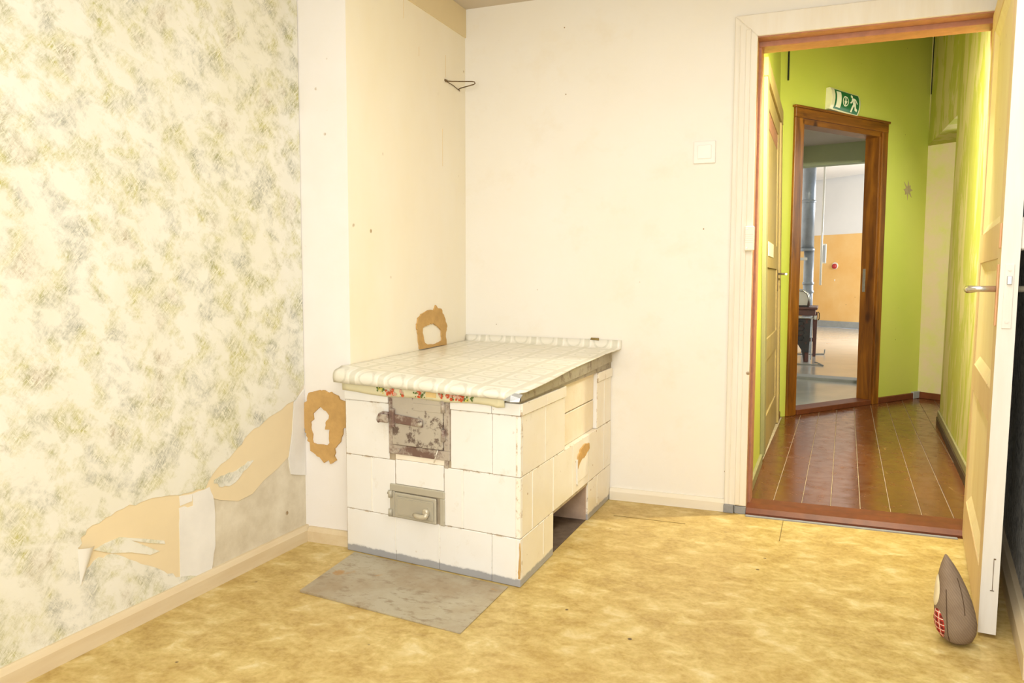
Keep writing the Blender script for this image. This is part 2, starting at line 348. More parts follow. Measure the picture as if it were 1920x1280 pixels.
# ------------------------------------------------------------------ mesh helper
def wloc(o):
    p = V((0, 0, 0))
    while o is not None: p += o.location; o = o.parent
    return p
class MB:
    """collects faces in world coordinates; build() links them as one mesh object"""
    def __init__(s): s.bm = bmesh.new(); s.mats = []; s.uv = s.bm.loops.layers.uv.new('UVMap')
    def mi(s, m):
        if m not in s.mats: s.mats.append(m)
        return s.mats.index(m)
    def face(s, pts, m, smooth=False, uvs=None):
        f = s.bm.faces.new([s.bm.verts.new(V(p)) for p in pts]); f.material_index = s.mi(m); f.smooth = smooth
        if uvs:
            for l, q in zip(f.loops, uvs): l[s.uv].uv = q
        return f
    def hull8(s, p, m, bev=0.0, seg=1):
        """box from eight corners: bottom 0-3 (ccw), top 4-7"""
        vs = [s.bm.verts.new(V(q)) for q in p]
        fs = [s.bm.faces.new([vs[i] for i in q]) for q in ((3, 2, 1, 0), (4, 5, 6, 7), (0, 1, 5, 4), (1, 2, 6, 5), (2, 3, 7, 6), (3, 0, 4, 7))]
        bmesh.ops.recalc_face_normals(s.bm, faces=fs)
        for f in fs: f.material_index = s.mi(m)
        if bev:
            es = list({e for f in fs for e in f.edges})
            r = bmesh.ops.bevel(s.bm, geom=es, offset=bev, segments=seg, affect='EDGES', profile=0.5)
            for f in r['faces']: f.material_index = s.mi(m)
        return fs
    def box(s, x0, x1, y0, y1, z0, z1, m, bev=0.0, T=None, seg=1):
        q = [(x0, y0, z0), (x1, y0, z0), (x1, y1, z0), (x0, y1, z0), (x0, y0, z1), (x1, y0, z1), (x1, y1, z1), (x0, y1, z1)]
        if T: q = [T(*c) for c in q]
        return s.hull8(q, m, bev, seg)
    def prism(s, foot, z0, z1, m, T=None, bev=0.0):
        """polygon (a,b) extruded along c from z0 to z1; T maps (a,b,c) to the world"""
        T = T or (lambda a, b, c: (a, b, c))
        n = len(foot)
        lo = [s.bm.verts.new(V(T(a, b, z0))) for a, b in foot]; hi = [s.bm.verts.new(V(T(a, b, z1))) for a, b in foot]
        fs = [s.bm.faces.new(lo[::-1]), s.bm.faces.new(hi)]
        fs += [s.bm.faces.new((lo[i], lo[(i+1) % n], hi[(i+1) % n], hi[i])) for i in range(n)]
        bmesh.ops.recalc_face_normals(s.bm, faces=fs)
        for f in fs: f.material_index = s.mi(m)
        if bev:
            es = list(fs[1].edges)
            r = bmesh.ops.bevel(s.bm, geom=es, offset=bev, segments=1, affect='EDGES')
            for f in r['faces']: f.material_index = s.mi(m)
        return fs
    def poly_hole(s, outer, inner, z0, z1, m, T):
        """ring plate: outer polygon with a hole"""
        bm2 = bmesh.new(); es = []
        for lp in (outer, inner):
            vs = [bm2.verts.new((a, b, 0)) for a, b in lp]
            es += [bm2.edges.new((vs[i], vs[(i+1) % len(vs)])) for i in range(len(vs))]
        bmesh.ops.triangle_fill(bm2, edges=es, use_beauty=True, use_dissolve=False)
        bm2.verts.index_update()
        tri = [[(v.co.x, v.co.y) for v in f.verts] for f in bm2.faces]; bm2.free()
        for tr in tri: s.face([T(a, b, z1) for a, b in tr], m)
        for lp in (outer, inner):
            for i in range(len(lp)):
                a, b = lp[i], lp[(i+1) % len(lp)]
                s.face([T(*a, z0), T(*b, z0), T(*b, z1), T(*a, z1)], m)
    def tube(s, pts, r, m, n=10, caps=True, smooth=True):
        pts = [V(p) for p in pts]; rr = r if isinstance(r, (list, tuple)) else [r]*len(pts)
        rings = []; prev = None
        for i, p in enumerate(pts):
            d = (pts[min(i+1, len(pts)-1)]-pts[max(i-1, 0)]).normalized()
            a = d.orthogonal().normalized() if prev is None else (prev-d*prev.dot(d)).normalized()
            prev = a; b = d.cross(a)
            rings.append([s.bm.verts.new(p+(a*math.cos(2*math.pi*k/n)+b*math.sin(2*math.pi*k/n))*rr[i]) for k in range(n)])
        for i in range(len(rings)-1):
            for k in range(n):
                f = s.bm.faces.new((rings[i][k], rings[i][(k+1) % n], rings[i+1][(k+1) % n], rings[i+1][k])); f.smooth = smooth; f.material_index = s.mi(m)
        if caps:
            for q in (rings[0][::-1], rings[-1]): s.bm.faces.new(q).material_index = s.mi(m)
    def grid(s, rows, m, uvs=None, smooth=True):
        vs = [[s.bm.verts.new(V(p)) for p in r] for r in rows]
        for i in range(len(rows)-1):
            for j in range(len(rows[0])-1):
                f = s.bm.faces.new((vs[i][j], vs[i][j+1], vs[i+1][j+1], vs[i+1][j])); f.smooth = smooth; f.material_index = s.mi(m)
                if uvs:
                    for l, (a, b) in zip(f.loops, ((i, j), (i, j+1), (i+1, j+1), (i+1, j))): l[s.uv].uv = uvs[a][b]
        return vs
    def build(s, name, parent=None, warp=None, merge=False, recalc=False):
        if merge: bmesh.ops.remove_doubles(s.bm, verts=s.bm.verts, dist=1e-5)
        if recalc: bmesh.ops.recalc_face_normals(s.bm, faces=s.bm.faces)
        if warp:
            for v in s.bm.verts: v.co = V(warp(v.co))
        me = bpy.data.meshes.new(name); o = bpy.data.objects.new(name, me); COL.objects.link(o)
        if parent is None:
            xs = [v.co for v in s.bm.verts]
            lo = [min(c[i] for c in xs) for i in range(3)]; hi = [max(c[i] for c in xs) for i in range(3)]
            o.location = ((lo[0]+hi[0])/2, (lo[1]+hi[1])/2, lo[2])
        else: o.parent = parent
        org = wloc(o)
        for v in s.bm.verts: v.co -= org
        s.bm.to_mesh(me); s.bm.free()
        for m in s.mats: me.materials.append(m)
        return o
def tag(o, label, cat, group=None, kind=None):
    o['label'] = label; o['category'] = cat
    if group: o['group'] = group
    if kind: o['kind'] = kind
    return o
def struct(o, label, cat): return tag(o, label, cat, None, 'structure')
def root(name, loc, label, cat, group=None, kind=None):
    o = bpy.data.objects.new(name, None); COL.objects.link(o); o.location = loc; o.empty_display_size = 0.1
    return tag(o, label, cat, group, kind)
def one(name, parent, fn, warp=None, **k):
    b = MB(); fn(b); return b.build(name, parent, warp, **k)
def frame(o, es, en):
    """local (s along the wall, d out of it, z up) -> world"""
    o = V(o); es = V(es).normalized(); en = V(en).normalized()
    return lambda s, d, z: o+es*s+en*d+V((0, 0, z))

# ------------------------------------------------------------------ room shell
CEIL = 2.329
b = MB(); b.box(-0.15, 2.95, -5.3, 0.0, -0.12, 0.0, M['lino'])
fl = b.build('floor'); struct(fl, 'worn ochre mottled linoleum floor of the stove room', 'floor')
b = MB()
b.box(1.05, 1.36, -0.262, -0.2585, 0, 0.0015, M['brownchip']); b.box(1.74, 1.7435, -0.34, -0.03, 0, 0.0015, M['brownchip'])
sm = b.build('seam', fl)
struct(one('ceiling', None, lambda b: b.box(-0.15, 2.95, -5.3, 0.0, CEIL, CEIL+0.1, M['ceil'])), 'greyish ceiling just seen above the chimney corner', 'ceiling')
wl = one('wall_left', None, lambda b: b.box(-0.15, 0.0, -5.3, 0.16, 0, CEIL, M['plaster']))
struct(wl, 'left wall with green brushed wallpaper torn near the floor', 'wall')
DX1, DX2, DTOP = 1.583, 2.468, 2.05       # clear door opening
def back(b):
    b.box(-0.15, DX1-0.03, 0, 0.16, 0, 3.2, M['wall']); b.box(DX2+0.03, 3.0, 0, 0.16, 0, 3.2, M['wall'])
    b.box(DX1-0.03, DX2+0.03, 0, 0.16, DTOP+0.03, 3.2, M['wall'])
wb = one('wall_back', None, back); struct(wb, 'cream wall behind the stove with the doorway to the hall', 'wall')
b = MB(); b.prism([(2.556, 0.0), (2.418, -1.25), (2.64, -1.27), (2.64, -5.3), (2.9, -5.3), (2.9, 0.0)], 0, CEIL, M['greypaper'])
struct(b.build('wall_right'), 'dark grey fibre wallpaper wall behind the open door', 'wall')
struct(one('wall_rear', None, lambda b: b.box(-0.15, 2.95, -5.45, -5.3, 0, CEIL, M['wall'])), 'cream rear wall behind the photographer', 'wall')

# wallpaper, its torn edge, the backing paper and the filler, all lying on the left wall
TW = lambda y, z, d: (d, y, z)
paper = [(-5.29, 0.0), (-5.29, 2.328), (-1.03, 2.328), (-1.03, 0.62), (-1.092, 0.563), (-1.24, 0.525), (-1.354, 0.481), (-1.427, 0.433), (-1.518, 0.389),
         (-1.562, 0.344), (-1.603, 0.346), (-1.678, 0.346), (-1.828, 0.364), (-1.919, 0.360), (-1.99, 0.343), (-2.029, 0.322), (-2.044, 0.294),
         (-2.037, 0.225), (-1.98, 0.246), (-1.917, 0.232), (-1.836, 0.177), (-1.749, 0.124), (-1.689, 0.084), (-1.584, 0.058), (-1.50, 0.035), (-1.50, 0.0)]
def fill(b, poly, d0, d1, m):
    bm2 = bmesh.new(); vs = [bm2.verts.new((a, c, 0)) for a, c in poly]
    es = [bm2.edges.new((vs[i], vs[(i+1) % len(vs)])) for i in range(len(vs))]
    bmesh.ops.triangle_fill(bm2, edges=es, use_beauty=True)
    for f in bm2.faces: b.face([TW(v.co.x, v.co.y, d1) for v in f.verts], m)
    bm2.free()
    for i in range(len(poly)):
        a, c = poly[i], poly[(i+1) % len(poly)]
        b.face([TW(*a, d0), TW(*c, d0), TW(*c, d1), TW(*a, d1)], m)
def rough(poly, amp, n=3, seed=1):
    """adds small irregular vertices along an outline, as torn paper has"""
    r = random.Random(seed); out = []
    for i in range(len(poly)):
        a, c = poly[i], poly[(i+1) % len(poly)]
        out.append(a)
        L = math.hypot(c[0]-a[0], c[1]-a[1])
        if L < 0.03 or L > 0.6: continue
        for k in range(1, n):
            f = k/n; out.append((a[0]+(c[0]-a[0])*f+r.uniform(-amp, amp), a[1]+(c[1]-a[1])*f+r.uniform(-amp, amp)))
    return out
def pp(name, polys, d0, d1, m):
    b = MB()
    for p in polys: fill(b, p, d0, d1, m)
    return b.build(name, wl, recalc=True)
pp('wallpaper', [rough(paper, 0.006, 4, 3)], 0.0, 0.004, M['paper'])
pp('paper_remnant', [rough([(-1.524, 0.358), (-1.475, 0.363), (-1.417, 0.366), (-1.357, 0.386), (-1.327, 0.383), (-1.346, 0.371), (-1.395, 0.344), (-1.442, 0.322), (-1.487, 0.325), (-1.525, 0.347)], 0.004, 3, 5)], 0.0, 0.004, M['paper'])
pp('paper_remnant', [[(-1.994, 0.271), (-1.955, 0.279), (-1.907, 0.281), (-1.833, 0.254), (-1.745, 0.220), (-1.741, 0.209), (-1.799, 0.229), (-1.867, 0.259), (-1.799, 0.215), (-1.764, 0.193), (-1.80, 0.193), (-1.868, 0.223), (-1.941, 0.245)]], 0.0, 0.004, M['paper'])
pp('backing_paper', [[(-1.04, 0.66), (-1.096, 0.556), (-1.107, 0.449), (-1.131, 0.355), (-1.194, 0.324), (-1.273, 0.298), (-1.337, 0.263), (-1.41, 0.256), (-1.5, 0.284), (-1.60, 0.33), (-1.60, 0.40), (-1.4, 0.52)],
                     [(-1.60, 0.36), (-1.60, 0.06), (-1.69, 0.05), (-1.75, 0.10), (-1.95, 0.2), (-2.06, 0.22), (-2.06, 0.32), (-1.99, 0.37), (-1.8, 0.39)]], 0.0, 0.002, M['liner'])
pp('filler_patch', [rough([(-1.68, 0.305), (-1.621, 0.297), (-1.624, 0.336), (-1.546, 0.34), (-1.527, 0.287), (-1.527, 0.135), (-1.546, 0.061), (-1.594, 0.058), (-1.684, 0.083), (-1.682, 0.253)], 0.003, 3, 2)], 0.0, 0.0035, M['filler'])
pp('filler_patch', [[(-1.678, 0.343), (-1.624, 0.336), (-1.625, 0.313), (-1.675, 0.311)]], 0.0, 0.0035, M['filler'])
pp('filler_patch', [rough([(-1.092, 0.56), (-1.03, 0.60), (-1.03, 0.26), (-1.119, 0.284), (-1.131, 0.346), (-1.107, 0.449)], 0.003, 3, 4)], 0.0, 0.0045, M['filler'])
b = MB()   # the loose corner that curls off the wall
rows = []
for i in range(7):
    f = i/6
    rows.append([(0.004+0.016*math.sin(math.pi*f*0.9)*(1-0.8*g), -2.046+0.05*f*(1-g)+0.004*g, 0.290-0.10*g-0.004*f) for g in (0, 0.33, 0.66, 1.0)])
b.grid(rows, M['curl']); b.build('paper_curl', wl)

# chimney
XC, YC = 0.216, -1.027
b = MB()
b.box(0.0, XC, YC, 0.0, 0, CEIL, M['chim_front'])
for f in b.bm.faces:
    if f.normal.x > 0.5: f.material_index = b.mi(M['chim_side'])
ch = b.build('wall_chimney'); struct(ch, 'white and cream chimney breast rising behind the tiled stove', 'wall')
clay1 = [(0.027, 0.588), (0.06, 0.597), (0.093, 0.602), (0.139, 0.591), (0.163, 0.583), (0.169, 0.57), (0.1975, 0.562), (0.2, 0.466), (0.182, 0.458), (0.181, 0.436), (0.17, 0.405), (0.142, 0.377),
         (0.146, 0.361), (0.14, 0.348), (0.151, 0.332), (0.122, 0.315), (0.115, 0.331), (0.093, 0.317), (0.073, 0.338), (0.03, 0.36), (0.029, 0.381), (0.012, 0.419), (0.005, 0.449), (0.0, 0.477), (0.002, 0.514), (0.006, 0.549), (0.019, 0.555)]
hole1 = [(0.079, 0.536), (0.107, 0.521), (0.12, 0.506), (0.118, 0.493), (0.106, 0.482), (0.1, 0.449), (0.121, 0.45), (0.12, 0.398), (0.108, 0.386), (0.043, 0.392), (0.038, 0.434), (0.033, 0.474), (0.048, 0.485), (0.045, 0.507), (0.065, 0.525)]
def ring(name, o, i, T):
    b = MB(); b.poly_hole(rough(o, 0.0035, 4, 11), rough(i, 0.003, 4, 12), 0.0, 0.007, M['clay'], T); return b.build(name, ch, recalc=True)
ring('clay_patch', clay1, hole1, lambda x, z, d: (x, YC-d, z))
clay2 = [(-0.49, 0.72), (-0.5, 0.759), (-0.502, 0.787), (-0.515, 0.822), (-0.504, 0.857), (-0.471, 0.876), (-0.388, 0.891), (-0.354, 0.887), (-0.334, 0.911), (-0.317, 0.898), (-0.282, 0.893), (-0.249, 0.854), (-0.219, 0.808), (-0.235, 0.773), (-0.226, 0.72)]
hole2 = [(-0.418, 0.735), (-0.446, 0.75), (-0.464, 0.793), (-0.461, 0.813), (-0.428, 0.819), (-0.395, 0.828), (-0.355, 0.827), (-0.315, 0.813), (-0.28, 0.792), (-0.274, 0.743), (-0.333, 0.733)]
ring('clay_patch', clay2, hole2, lambda y, z, d: (XC+d, y, z))
one('paper_border', ch, lambda b: b.box(XC, XC+0.006, YC+0.05, -0.001, 2.195, CEIL-0.001, M['band']))
b = MB()
for y, z0, z1 in ((-0.60, 2.11, 2.195), (-0.215, 1.96, 2.06), (-0.47, 1.99, 2.03), (-0.25, 1.55, 1.72)): b.box(XC, XC+0.0012, y, y+0.0025, z0, z1, M['liner'])
b.build('paper_seam', ch)

# baseboards
def skirt(name, T, L, h, m, label, d=0.02):
    b = MB(); b.prism([(0, 0), (d, 0), (d, h*0.72), (d*0.55, h), (0, h)], 0, L, m, lambda a, c, s: T(s, a, c)); return struct(b.build(name), label, 'baseboard')
skirt('baseboard_left', frame((0, -5.3, 0), (0, 1, 0), (1, 0, 0)), 5.3+YC, 0.062, M['skirt_left'], 'ochre skirting board under the torn wallpaper')
skirt('baseboard_chimney', frame((0.02, YC, 0), (1, 0, 0), (0, -1, 0)), XC-0.02, 0.058, M['skirt_left'], 'short worn skirting board under the chimney front')
skirt('baseboard_back', frame((0.9665, 0, 0), (1, 0, 0), (0, -1, 0)), 0.523, 0.055, M['skirt_back'], 'pale skirting board between stove and doorway')
rb = V((2.556-2.418, 1.25, 0)).normalized()
skirt('baseboard_right', frame((2.418, -1.25, 0), rb, (-rb.y, rb.x, 0)), 1.22, 0.085, M['skirt_left'], 'skirting board on the grey wall behind the open door', 0.03)

# ------------------------------------------------------------------ doorway between room and hall
tr = root('trim_1', (1.537, -0.01, 0), 'cream painted casing around the hall doorway', 'door casing', kind='structure')
def casing_left(b):
    b.hull8([(1.4895, -0.022, 0.035), (1.583, -0.022, 0.035), (1.583, 0, 0.035), (1.4895, 0, 0.035), (1.4895, -0.022, 2.141), (1.583, -0.022, 2.05), (1.583, 0, 2.05), (1.4895, 0, 2.141)], M['trim'], 0.003)
    b.box(1.507, 1.512, -0.026, -0.02, 0.04, 2.10, M['trim'], 0.001); b.box(1.535, 1.556, -0.027, -0.02, 0.04, 2.08, M['trim'], 0.002)
one('casing_board', tr, casing_left)
one('casing_board', tr, lambda b: b.hull8([(1.583, -0.022, 2.05), (2.468, -0.022, 2.05), (2.468, 0, 2.05), (1.583, 0, 2.05), (1.4895, -0.022, 2.141), (2.555, -0.022, 2.141), (2.555, 0, 2.141), (1.4895, 0, 2.141)], M['trim'], 0.003))
one('casing_board', tr, lambda b: b.hull8([(2.468, -0.022, 0.035), (2.55, -0.022, 0.035), (2.55, 0, 0.035), (2.468, 0, 0.035), (2.468, -0.022, 2.05), (2.55, -0.022, 2.135), (2.55, 0, 2.135), (2.468, 0, 2.05)], M['trim'], 0.003))
b = MB(); b.box(1.488, 1.531, -0.03, 0, 0, 0.036, M['grey_paint'], 0.002); b.build('plinth_block', tr)
b = MB(); b.box(1.535, 1.583, -0.024, 0, 0, 0.033, M['grey_paint'], 0.002); b.build('plinth_block', tr)
jb = root('trim_2', (1.57, 0.06, 0), 'pinkish brown jamb lining of the hall doorway', 'door jamb', kind='structure')
one('jamb_side', jb, lambda b: (b.box(1.555, 1.583, -0.012, 0.06, 0, 2.0445, M['jamb'], 0.002), b.box(1.555, 1.594, 0.06, 0.17, 0, 2.0245, M['jamb'], 0.002)))
one('jamb_side', jb, lambda b: (b.box(2.470, 2.496, -0.012, 0.06, 0, 2.0445, M['jamb'], 0.002), b.box(2.462, 2.496, 0.06, 0.17, 0, 2.0245, M['jamb'], 0.002)))
one('jamb_head', jb, lambda b: (b.box(1.56, 2.49, -0.012, 0.06, 2.045, 2.078, M['jamb'], 0.002), b.box(1.56, 2.49, 0.06, 0.17, 2.025, 2.078, M['jamb'], 0.002)))
b = MB()
b.prism([(-0.035, 0), (-0.035, 0.012), (-0.022, 0.020), (-0.010, 0.028), (0.05, 0.034), (0.15, 0.030), (0.17, 0.012), (0.17, 0.0)], 1.584, 2.461, M['sill_red'], lambda y, z, x: (x, y, z))
struct(b.build('trim_3'), 'red brown painted threshold of the hall doorway', 'threshold')
b = MB(); b.box(1.585, 2.40, -0.055, -0.036, 0, 0.004, M['grey_paint']); struct(b.build('trim_4'), 'grey dusty strip in front of the red brown threshold', 'threshold strip')

# open door leaf, hinged right, its free edge towards the room
LEAN = 0.0105
ea = V((2.421-2.324, 1.0, 0)).normalized(); en = V((-ea.y, ea.x, 0))
TD0 = frame((2.324, -1.0, 0), ea, en)
def TD(s, d, z): p = TD0(s, d, z); p.x += LEAN*z; return p
LD, TH, HD = 0.995, 0.045, 2.035
dr = root('door_1', TD(0.5, -TH/2, 0.012), 'open ochre panelled room door with chipped white edge', 'door', kind='structure')
def dbox(name, s0, s1, z0, z1, m=None, d0=-TH, d1=0.0, bev=0.002, par=None):
    def f_(b):
        b.box(s0, s1, d0, d1, z0, z1, m or M['door'], bev, T=TD)
        for f in b.bm.faces:
            if f.normal.dot(en) < -0.9: f.material_index = b.mi(M['door_edge'])
    return one(name, par or dr, f_)
def free_stile(b):
    fs = b.box(0, 0.105, -TH, 0, 0.012, HD, M['door'], 0.0, T=TD)
    fs[5].material_index = b.mi(M['door_edge'])
    for f in fs:
        if f.normal.dot(ea) < -0.9: f.material_index = b.mi(M['door_edge'])
        elif f.normal.dot(en) < -0.9: f.material_index = b.mi(M['door_edge'])
one('stile', dr, free_stile)
dbox('stile', 0.885, LD, 0.012, HD)
RAILS = ((0.012, 0.175), (0.612, 0.712), (1.092, 1.20), (1.945, HD))
for z0, z1 in RAILS: dbox('rail', 0.105, 0.885, z0, z1)
for (a, z0), (z1, c) in zip(RAILS[:-1], RAILS[1:]):
    def panel(b):
        s0, s1, w = 0.105, 0.885, 0.032
        o = [(s0, z0), (s1, z0), (s1, z1), (s0, z1)]; i = [(s0+w, z0+w), (s1-w, z0+w), (s1-w, z1-w), (s0+w, z1-w)]
        for sg, d0, d1 in ((1, -0.003, -0.016), (-1, -TH+0.003, -TH+0.016)):
            pm = M['door_panel'] if sg > 0 else M['door_edge']; b.face([TD(p[0], d1, p[1]) for p in i], pm)
            for k in range(4):
                b.face([TD(*(o[k][0], d0, o[k][1])), TD(o[(k+1) % 4][0], d0, o[(k+1) % 4][1]), TD(i[(k+1) % 4][0], d1, i[(k+1) % 4][1]), TD(i[k][0], d1, i[k][1])], pm)
    one('panel', dr, panel, recalc=True)
# hardware of the open door
one('escutcheon', dr, lambda b: b.box(0.028, 0.066, 0.0, 0.004, 0.90, 1.075, M['salmon'], 0.0015, T=TD))
one('keyhole_plate', dr, lambda b: b.box(0.022, 0.05, 0.0, 0.004, 1.12, 1.19, M['salmon'], 0.0015, T=TD))
for sg, nm in ((1, 0.004), (-1, -TH-0.004)):
    b = MB()
    d = lambda x: nm+sg*x
    b.tube([TD(0.05, d(0), 1.005), TD(0.05, d(0.045), 1.005), TD(0.052, d(0.06), 1.004), TD(0.075, d(0.068), 1.003), TD(0.17, d(0.064), 1.0)], [0.009, 0.009, 0.0105, 0.011, 0.006], M['chrome'], 12)
    b.build('handle', dr)
fp = one('lock_plate', dr, lambda b: b.box(0.0, -0.0025, -0.034, -0.011, 0.895, 1.075, M['door_edge'], 0.001, T=TD))
one('latch_bolt', fp, lambda b: b.box(-0.0025, -0.009, -0.029, -0.017, 1.018, 1.042, M['screw'], 0.001, T=TD))
for z in (0.915, 1.06): one('screw', fp, lambda b: b.tube([TD(-0.0025, -0.022, z), TD(-0.0045, -0.022, z)], 0.0045, M['door_edge'], 8))
one('rim_lock', dr, lambda b: b.box(0.004, 0.14, -TH-0.022, -TH, 1.115, 1.205, M['door_edge'], 0.004, T=TD))
one('painted_over_plate', dr, lambda b: (b.box(0, -0.0012, -0.030, -0.0285, 0.14, 0.235, M['wire'], T=TD), b.box(0, -0.0012, -0.034, -0.0285, 0.232, 0.236, M['wire'], T=TD), b.box(0, -0.0012, -0.034, -0.024, 0.140, 0.142, M['wire'], T=TD)))
for z in (0.25, 1.78): one('hinge', dr, lambda b: b.tube([TD(LD+0.002, -TH-0.006, z), TD(LD+0.002, -TH-0.006, z+0.1)], 0.009, M['door'], 10))

# ------------------------------------------------------------------ hall
HW = lambda p: (p[0]-0.016*p[2], p[1], p[2])     # the left hall wall leans outwards
RW = lambda p: (p[0]+0.014*p[2], p[1], p[2])
hf = root('floor', (2.1, 1.8, 0), 'glossy red brown painted plank floor of the green hall', 'floor', kind='structure')
one('subfloor', hf, lambda b: b.box(1.3, 3.4, 0.0, 4.6, -0.06, -0.006, M['seam']))
A0 = V((1.566, 2.617, 0)); ES = V((2.645-1.566, 4.138-2.617, 0)).normalized(); EN = V((ES.y, -ES.x, 0))
TA = frame(A0, ES, EN)
def yend(x): return A0.y+(x-A0.x)*ES.y/ES.x     # where a plank meets the skew wall
edge = lambda k, y: 1.557+0.1245*k+0.017*(y-0.25)*(0.9+0.05*k)
for k in range(14):
    g = 0.0015
    y1a = min(4.55, yend(edge(k, 2.5))+0.1); y1b = min(4.55, yend(edge(k+1, 2.5))+0.1)
    dz = random.uniform(-0.0012, 0.0012)
    def plank(b):
        y0 = 0.17
        q = [(edge(k, y0)+g, y0), (edge(k+1, y0)-g, y0), (edge(k+1, y1b)-g, y1b), (edge(k, y1a)+g, y1a)]
        b.hull8([(x, y, -0.02) for x, y in q]+[(x, y, dz) for x, y in q], M['plank'], 0.0012)
    one('plank', hf, plank)
HC = 3.15
struct(one('ceiling', None, lambda b: b.box(1.2, 3.6, 0.0, 4.8, HC, HC+0.1, M['far_white'])), 'ceiling of the green hall, hidden above the doorway', 'ceiling')
hl = one('wall_hall_left', None, lambda b: b.box(1.40, 1.562, 0.16, 2.75, 0, HC, M['green']), warp=HW); struct(hl, 'green left hall wall with the panelled side door', 'wall')
# far right: wall with an open passage before the skew wall
WR = lambda y: 2.56+0.0455*(y-1.04)+0.018
def right(b):
    q = lambda y0, y1, z0, z1: b.hull8([(WR(y0), y0, z0), (WR(y0)+0.14, y0, z0), (WR(y1)+0.14, y1, z0), (WR(y1), y1, z0), (WR(y0), y0, z1), (WR(y0)+0.14, y0, z1), (WR(y1)+0.14, y1, z1), (WR(y1), y1, z1)], M['green_peel'])
    q(0.16, 2.78, 0, HC)
    ya, xa, yb, xb = 2.78, WR(2.78), 4.15, 2.612
    b.hull8([(xa, ya, 2.175), (xa+0.14, ya, 2.175), (xb+0.25, yb-0.05, 2.175), (xb, yb, 2.175), (xa, ya, HC), (xa+0.14, ya, HC), (xb+0.25, yb-0.05, HC), (xb, yb, HC)], M['green_peel'])
hr = one('wall_hall_right', None, right, warp=RW); struct(hr, 'peeling yellow green right hall wall ending at a passage', 'wall')
b = MB(); pd = V((0.134, -0.174, 0)).normalized(); pd = V((ES.y, -ES.x, 0))
TP = frame((2.645, 4.138, 0), pd, (-ES.x, -ES.y, 0))
b.box(-0.02, 1.3, -0.12, 0.0, 0, HC, M['pinkwall'], T=TP); wp = b.build('wall_passage'); struct(wp, 'pinkish bare plaster wall inside the hall passage', 'wall')
struct(one('baseboard_passage', None, lambda b: b.box(0.0, 1.3, 0.0, 0.018, 0.0, 0.055, M['sill_red'], 0.003, T=TP)), 'red brown skirting below the pinkish passage wall', 'baseboard')
struct(one('wall_passage_end', None, lambda b: b.box(3.5, 3.6, 0.16, 5.0, 0, HC, M['green_peel'])), 'end wall of the hall passage, out of sight', 'wall')
# skew end wall with the pine doorway
SL, SR, ST = 0.20, 1.15, 2.215
def skew(b):
    b.box(-0.45, SL-0.06, -0.12, 0, 0, HC, M['green'], T=TA); b.box(SR+0.05, 1.95, -0.12, 0, 0, HC, M['green'], T=TA); b.box(SL-0.06, SR+0.05, -0.12, 0, ST+0.05, HC, M['green'], T=TA)
sk = one('wall_end', None, skew); struct(sk, 'slanted lime green end wall of the hall under the exit sign', 'wall')
b = MB(); pts = []
for k in range(16):
    r = (0.075, 0.035)[k % 2]*(1+0.25*math.sin(k*2.3)); a = k*math.pi/8; pts.append((1.586+r*0.95*math.cos(a), 1.785+r*math.sin(a)))
b.prism(pts, 0, 0.002, M['scraped'], lambda s, z, d: TA(s, d, z)); b.build('scraped_spot', sk)
struct(one('baseboard_hall_end', None, lambda b: (b.box(SR+0.1, 1.84, 0, 0.022, 0, 0.05, M['sill_red'], 0.003, T=TA), b.box(1.76, 1.865, 0, 0.027, 0, 0.06, M['grey_paint'], 0.003, T=TA))), 'red brown skirting under the lime green end wall', 'baseboard')
struct(one('baseboard_hall_left', None, lambda b: (b.box(1.562, 1.578, 0.17, 1.0, 0, 0.055, M['hall_trim'], 0.003), b.box(1.562, 1.585, 2.5, 2.60, 0, 0.05, M['sill_red'], 0.003)), warp=HW), 'pale skirting under the left hall wall', 'baseboard')
b = MB()
def bb(y0, y1, d, z0, z1, m):
    f = lambda y, e, z: (WR(y)-e, y, z)
    b.hull8([f(y0, d, z0), f(y0, 0, z0), f(y1, 0, z0), f(y1, d, z0), f(y0, d, z1), f(y0, 0, z1), f(y1, 0, z1), f(y1, d, z1)], m, 0.002)
bb(0.17, 2.79, 0.018, 0.0, 0.05, M['dark_skirt']); bb(0.17, 2.79, 0.012, 0.05, 0.095, M['hall_trim'])
struct(b.build('baseboard_hall_right'), 'brown skirting with pale ledge under the peeling hall wall', 'baseboard')
# thin black tubes in the two upper corners of the hall
tag(one('cable', None, lambda b: b.tube([TA(-0.005, 0.012, 2.47), TA(-0.005, 0.012, 2.75), TA(-0.005, 0.012, HC)], 0.006, M['black_cable'], 8)), 'black cable in the left hall corner above the side door', 'cable', 'cables in the hall corners')
tag(one('cable', None, lambda b: b.tube([TA(1.835, 0.03, 2.60), TA(1.84, 0.03, 2.85), TA(1.85, 0.03, HC)], 0.009, M['black_cable'], 8)), 'black cable in the right hall corner above the passage', 'cable', 'cables in the hall corners')

lp = root('wall_lamp', (2.1, 0.16, 2.10), 'small flat shaded wall lamp over the hall side of the doorway', 'lamp')
one('shade', lp, lambda b: b.box(1.93, 2.27, 0.162, 0.40, 2.145, 2.155, M['enamel'], 0.002)); one('bracket', lp, lambda b: b.box(2.07, 2.13, 0.16, 0.20, 2.09, 2.145, M['enamel'], 0.003))  # added plate cuts the hall fill off above, out of view

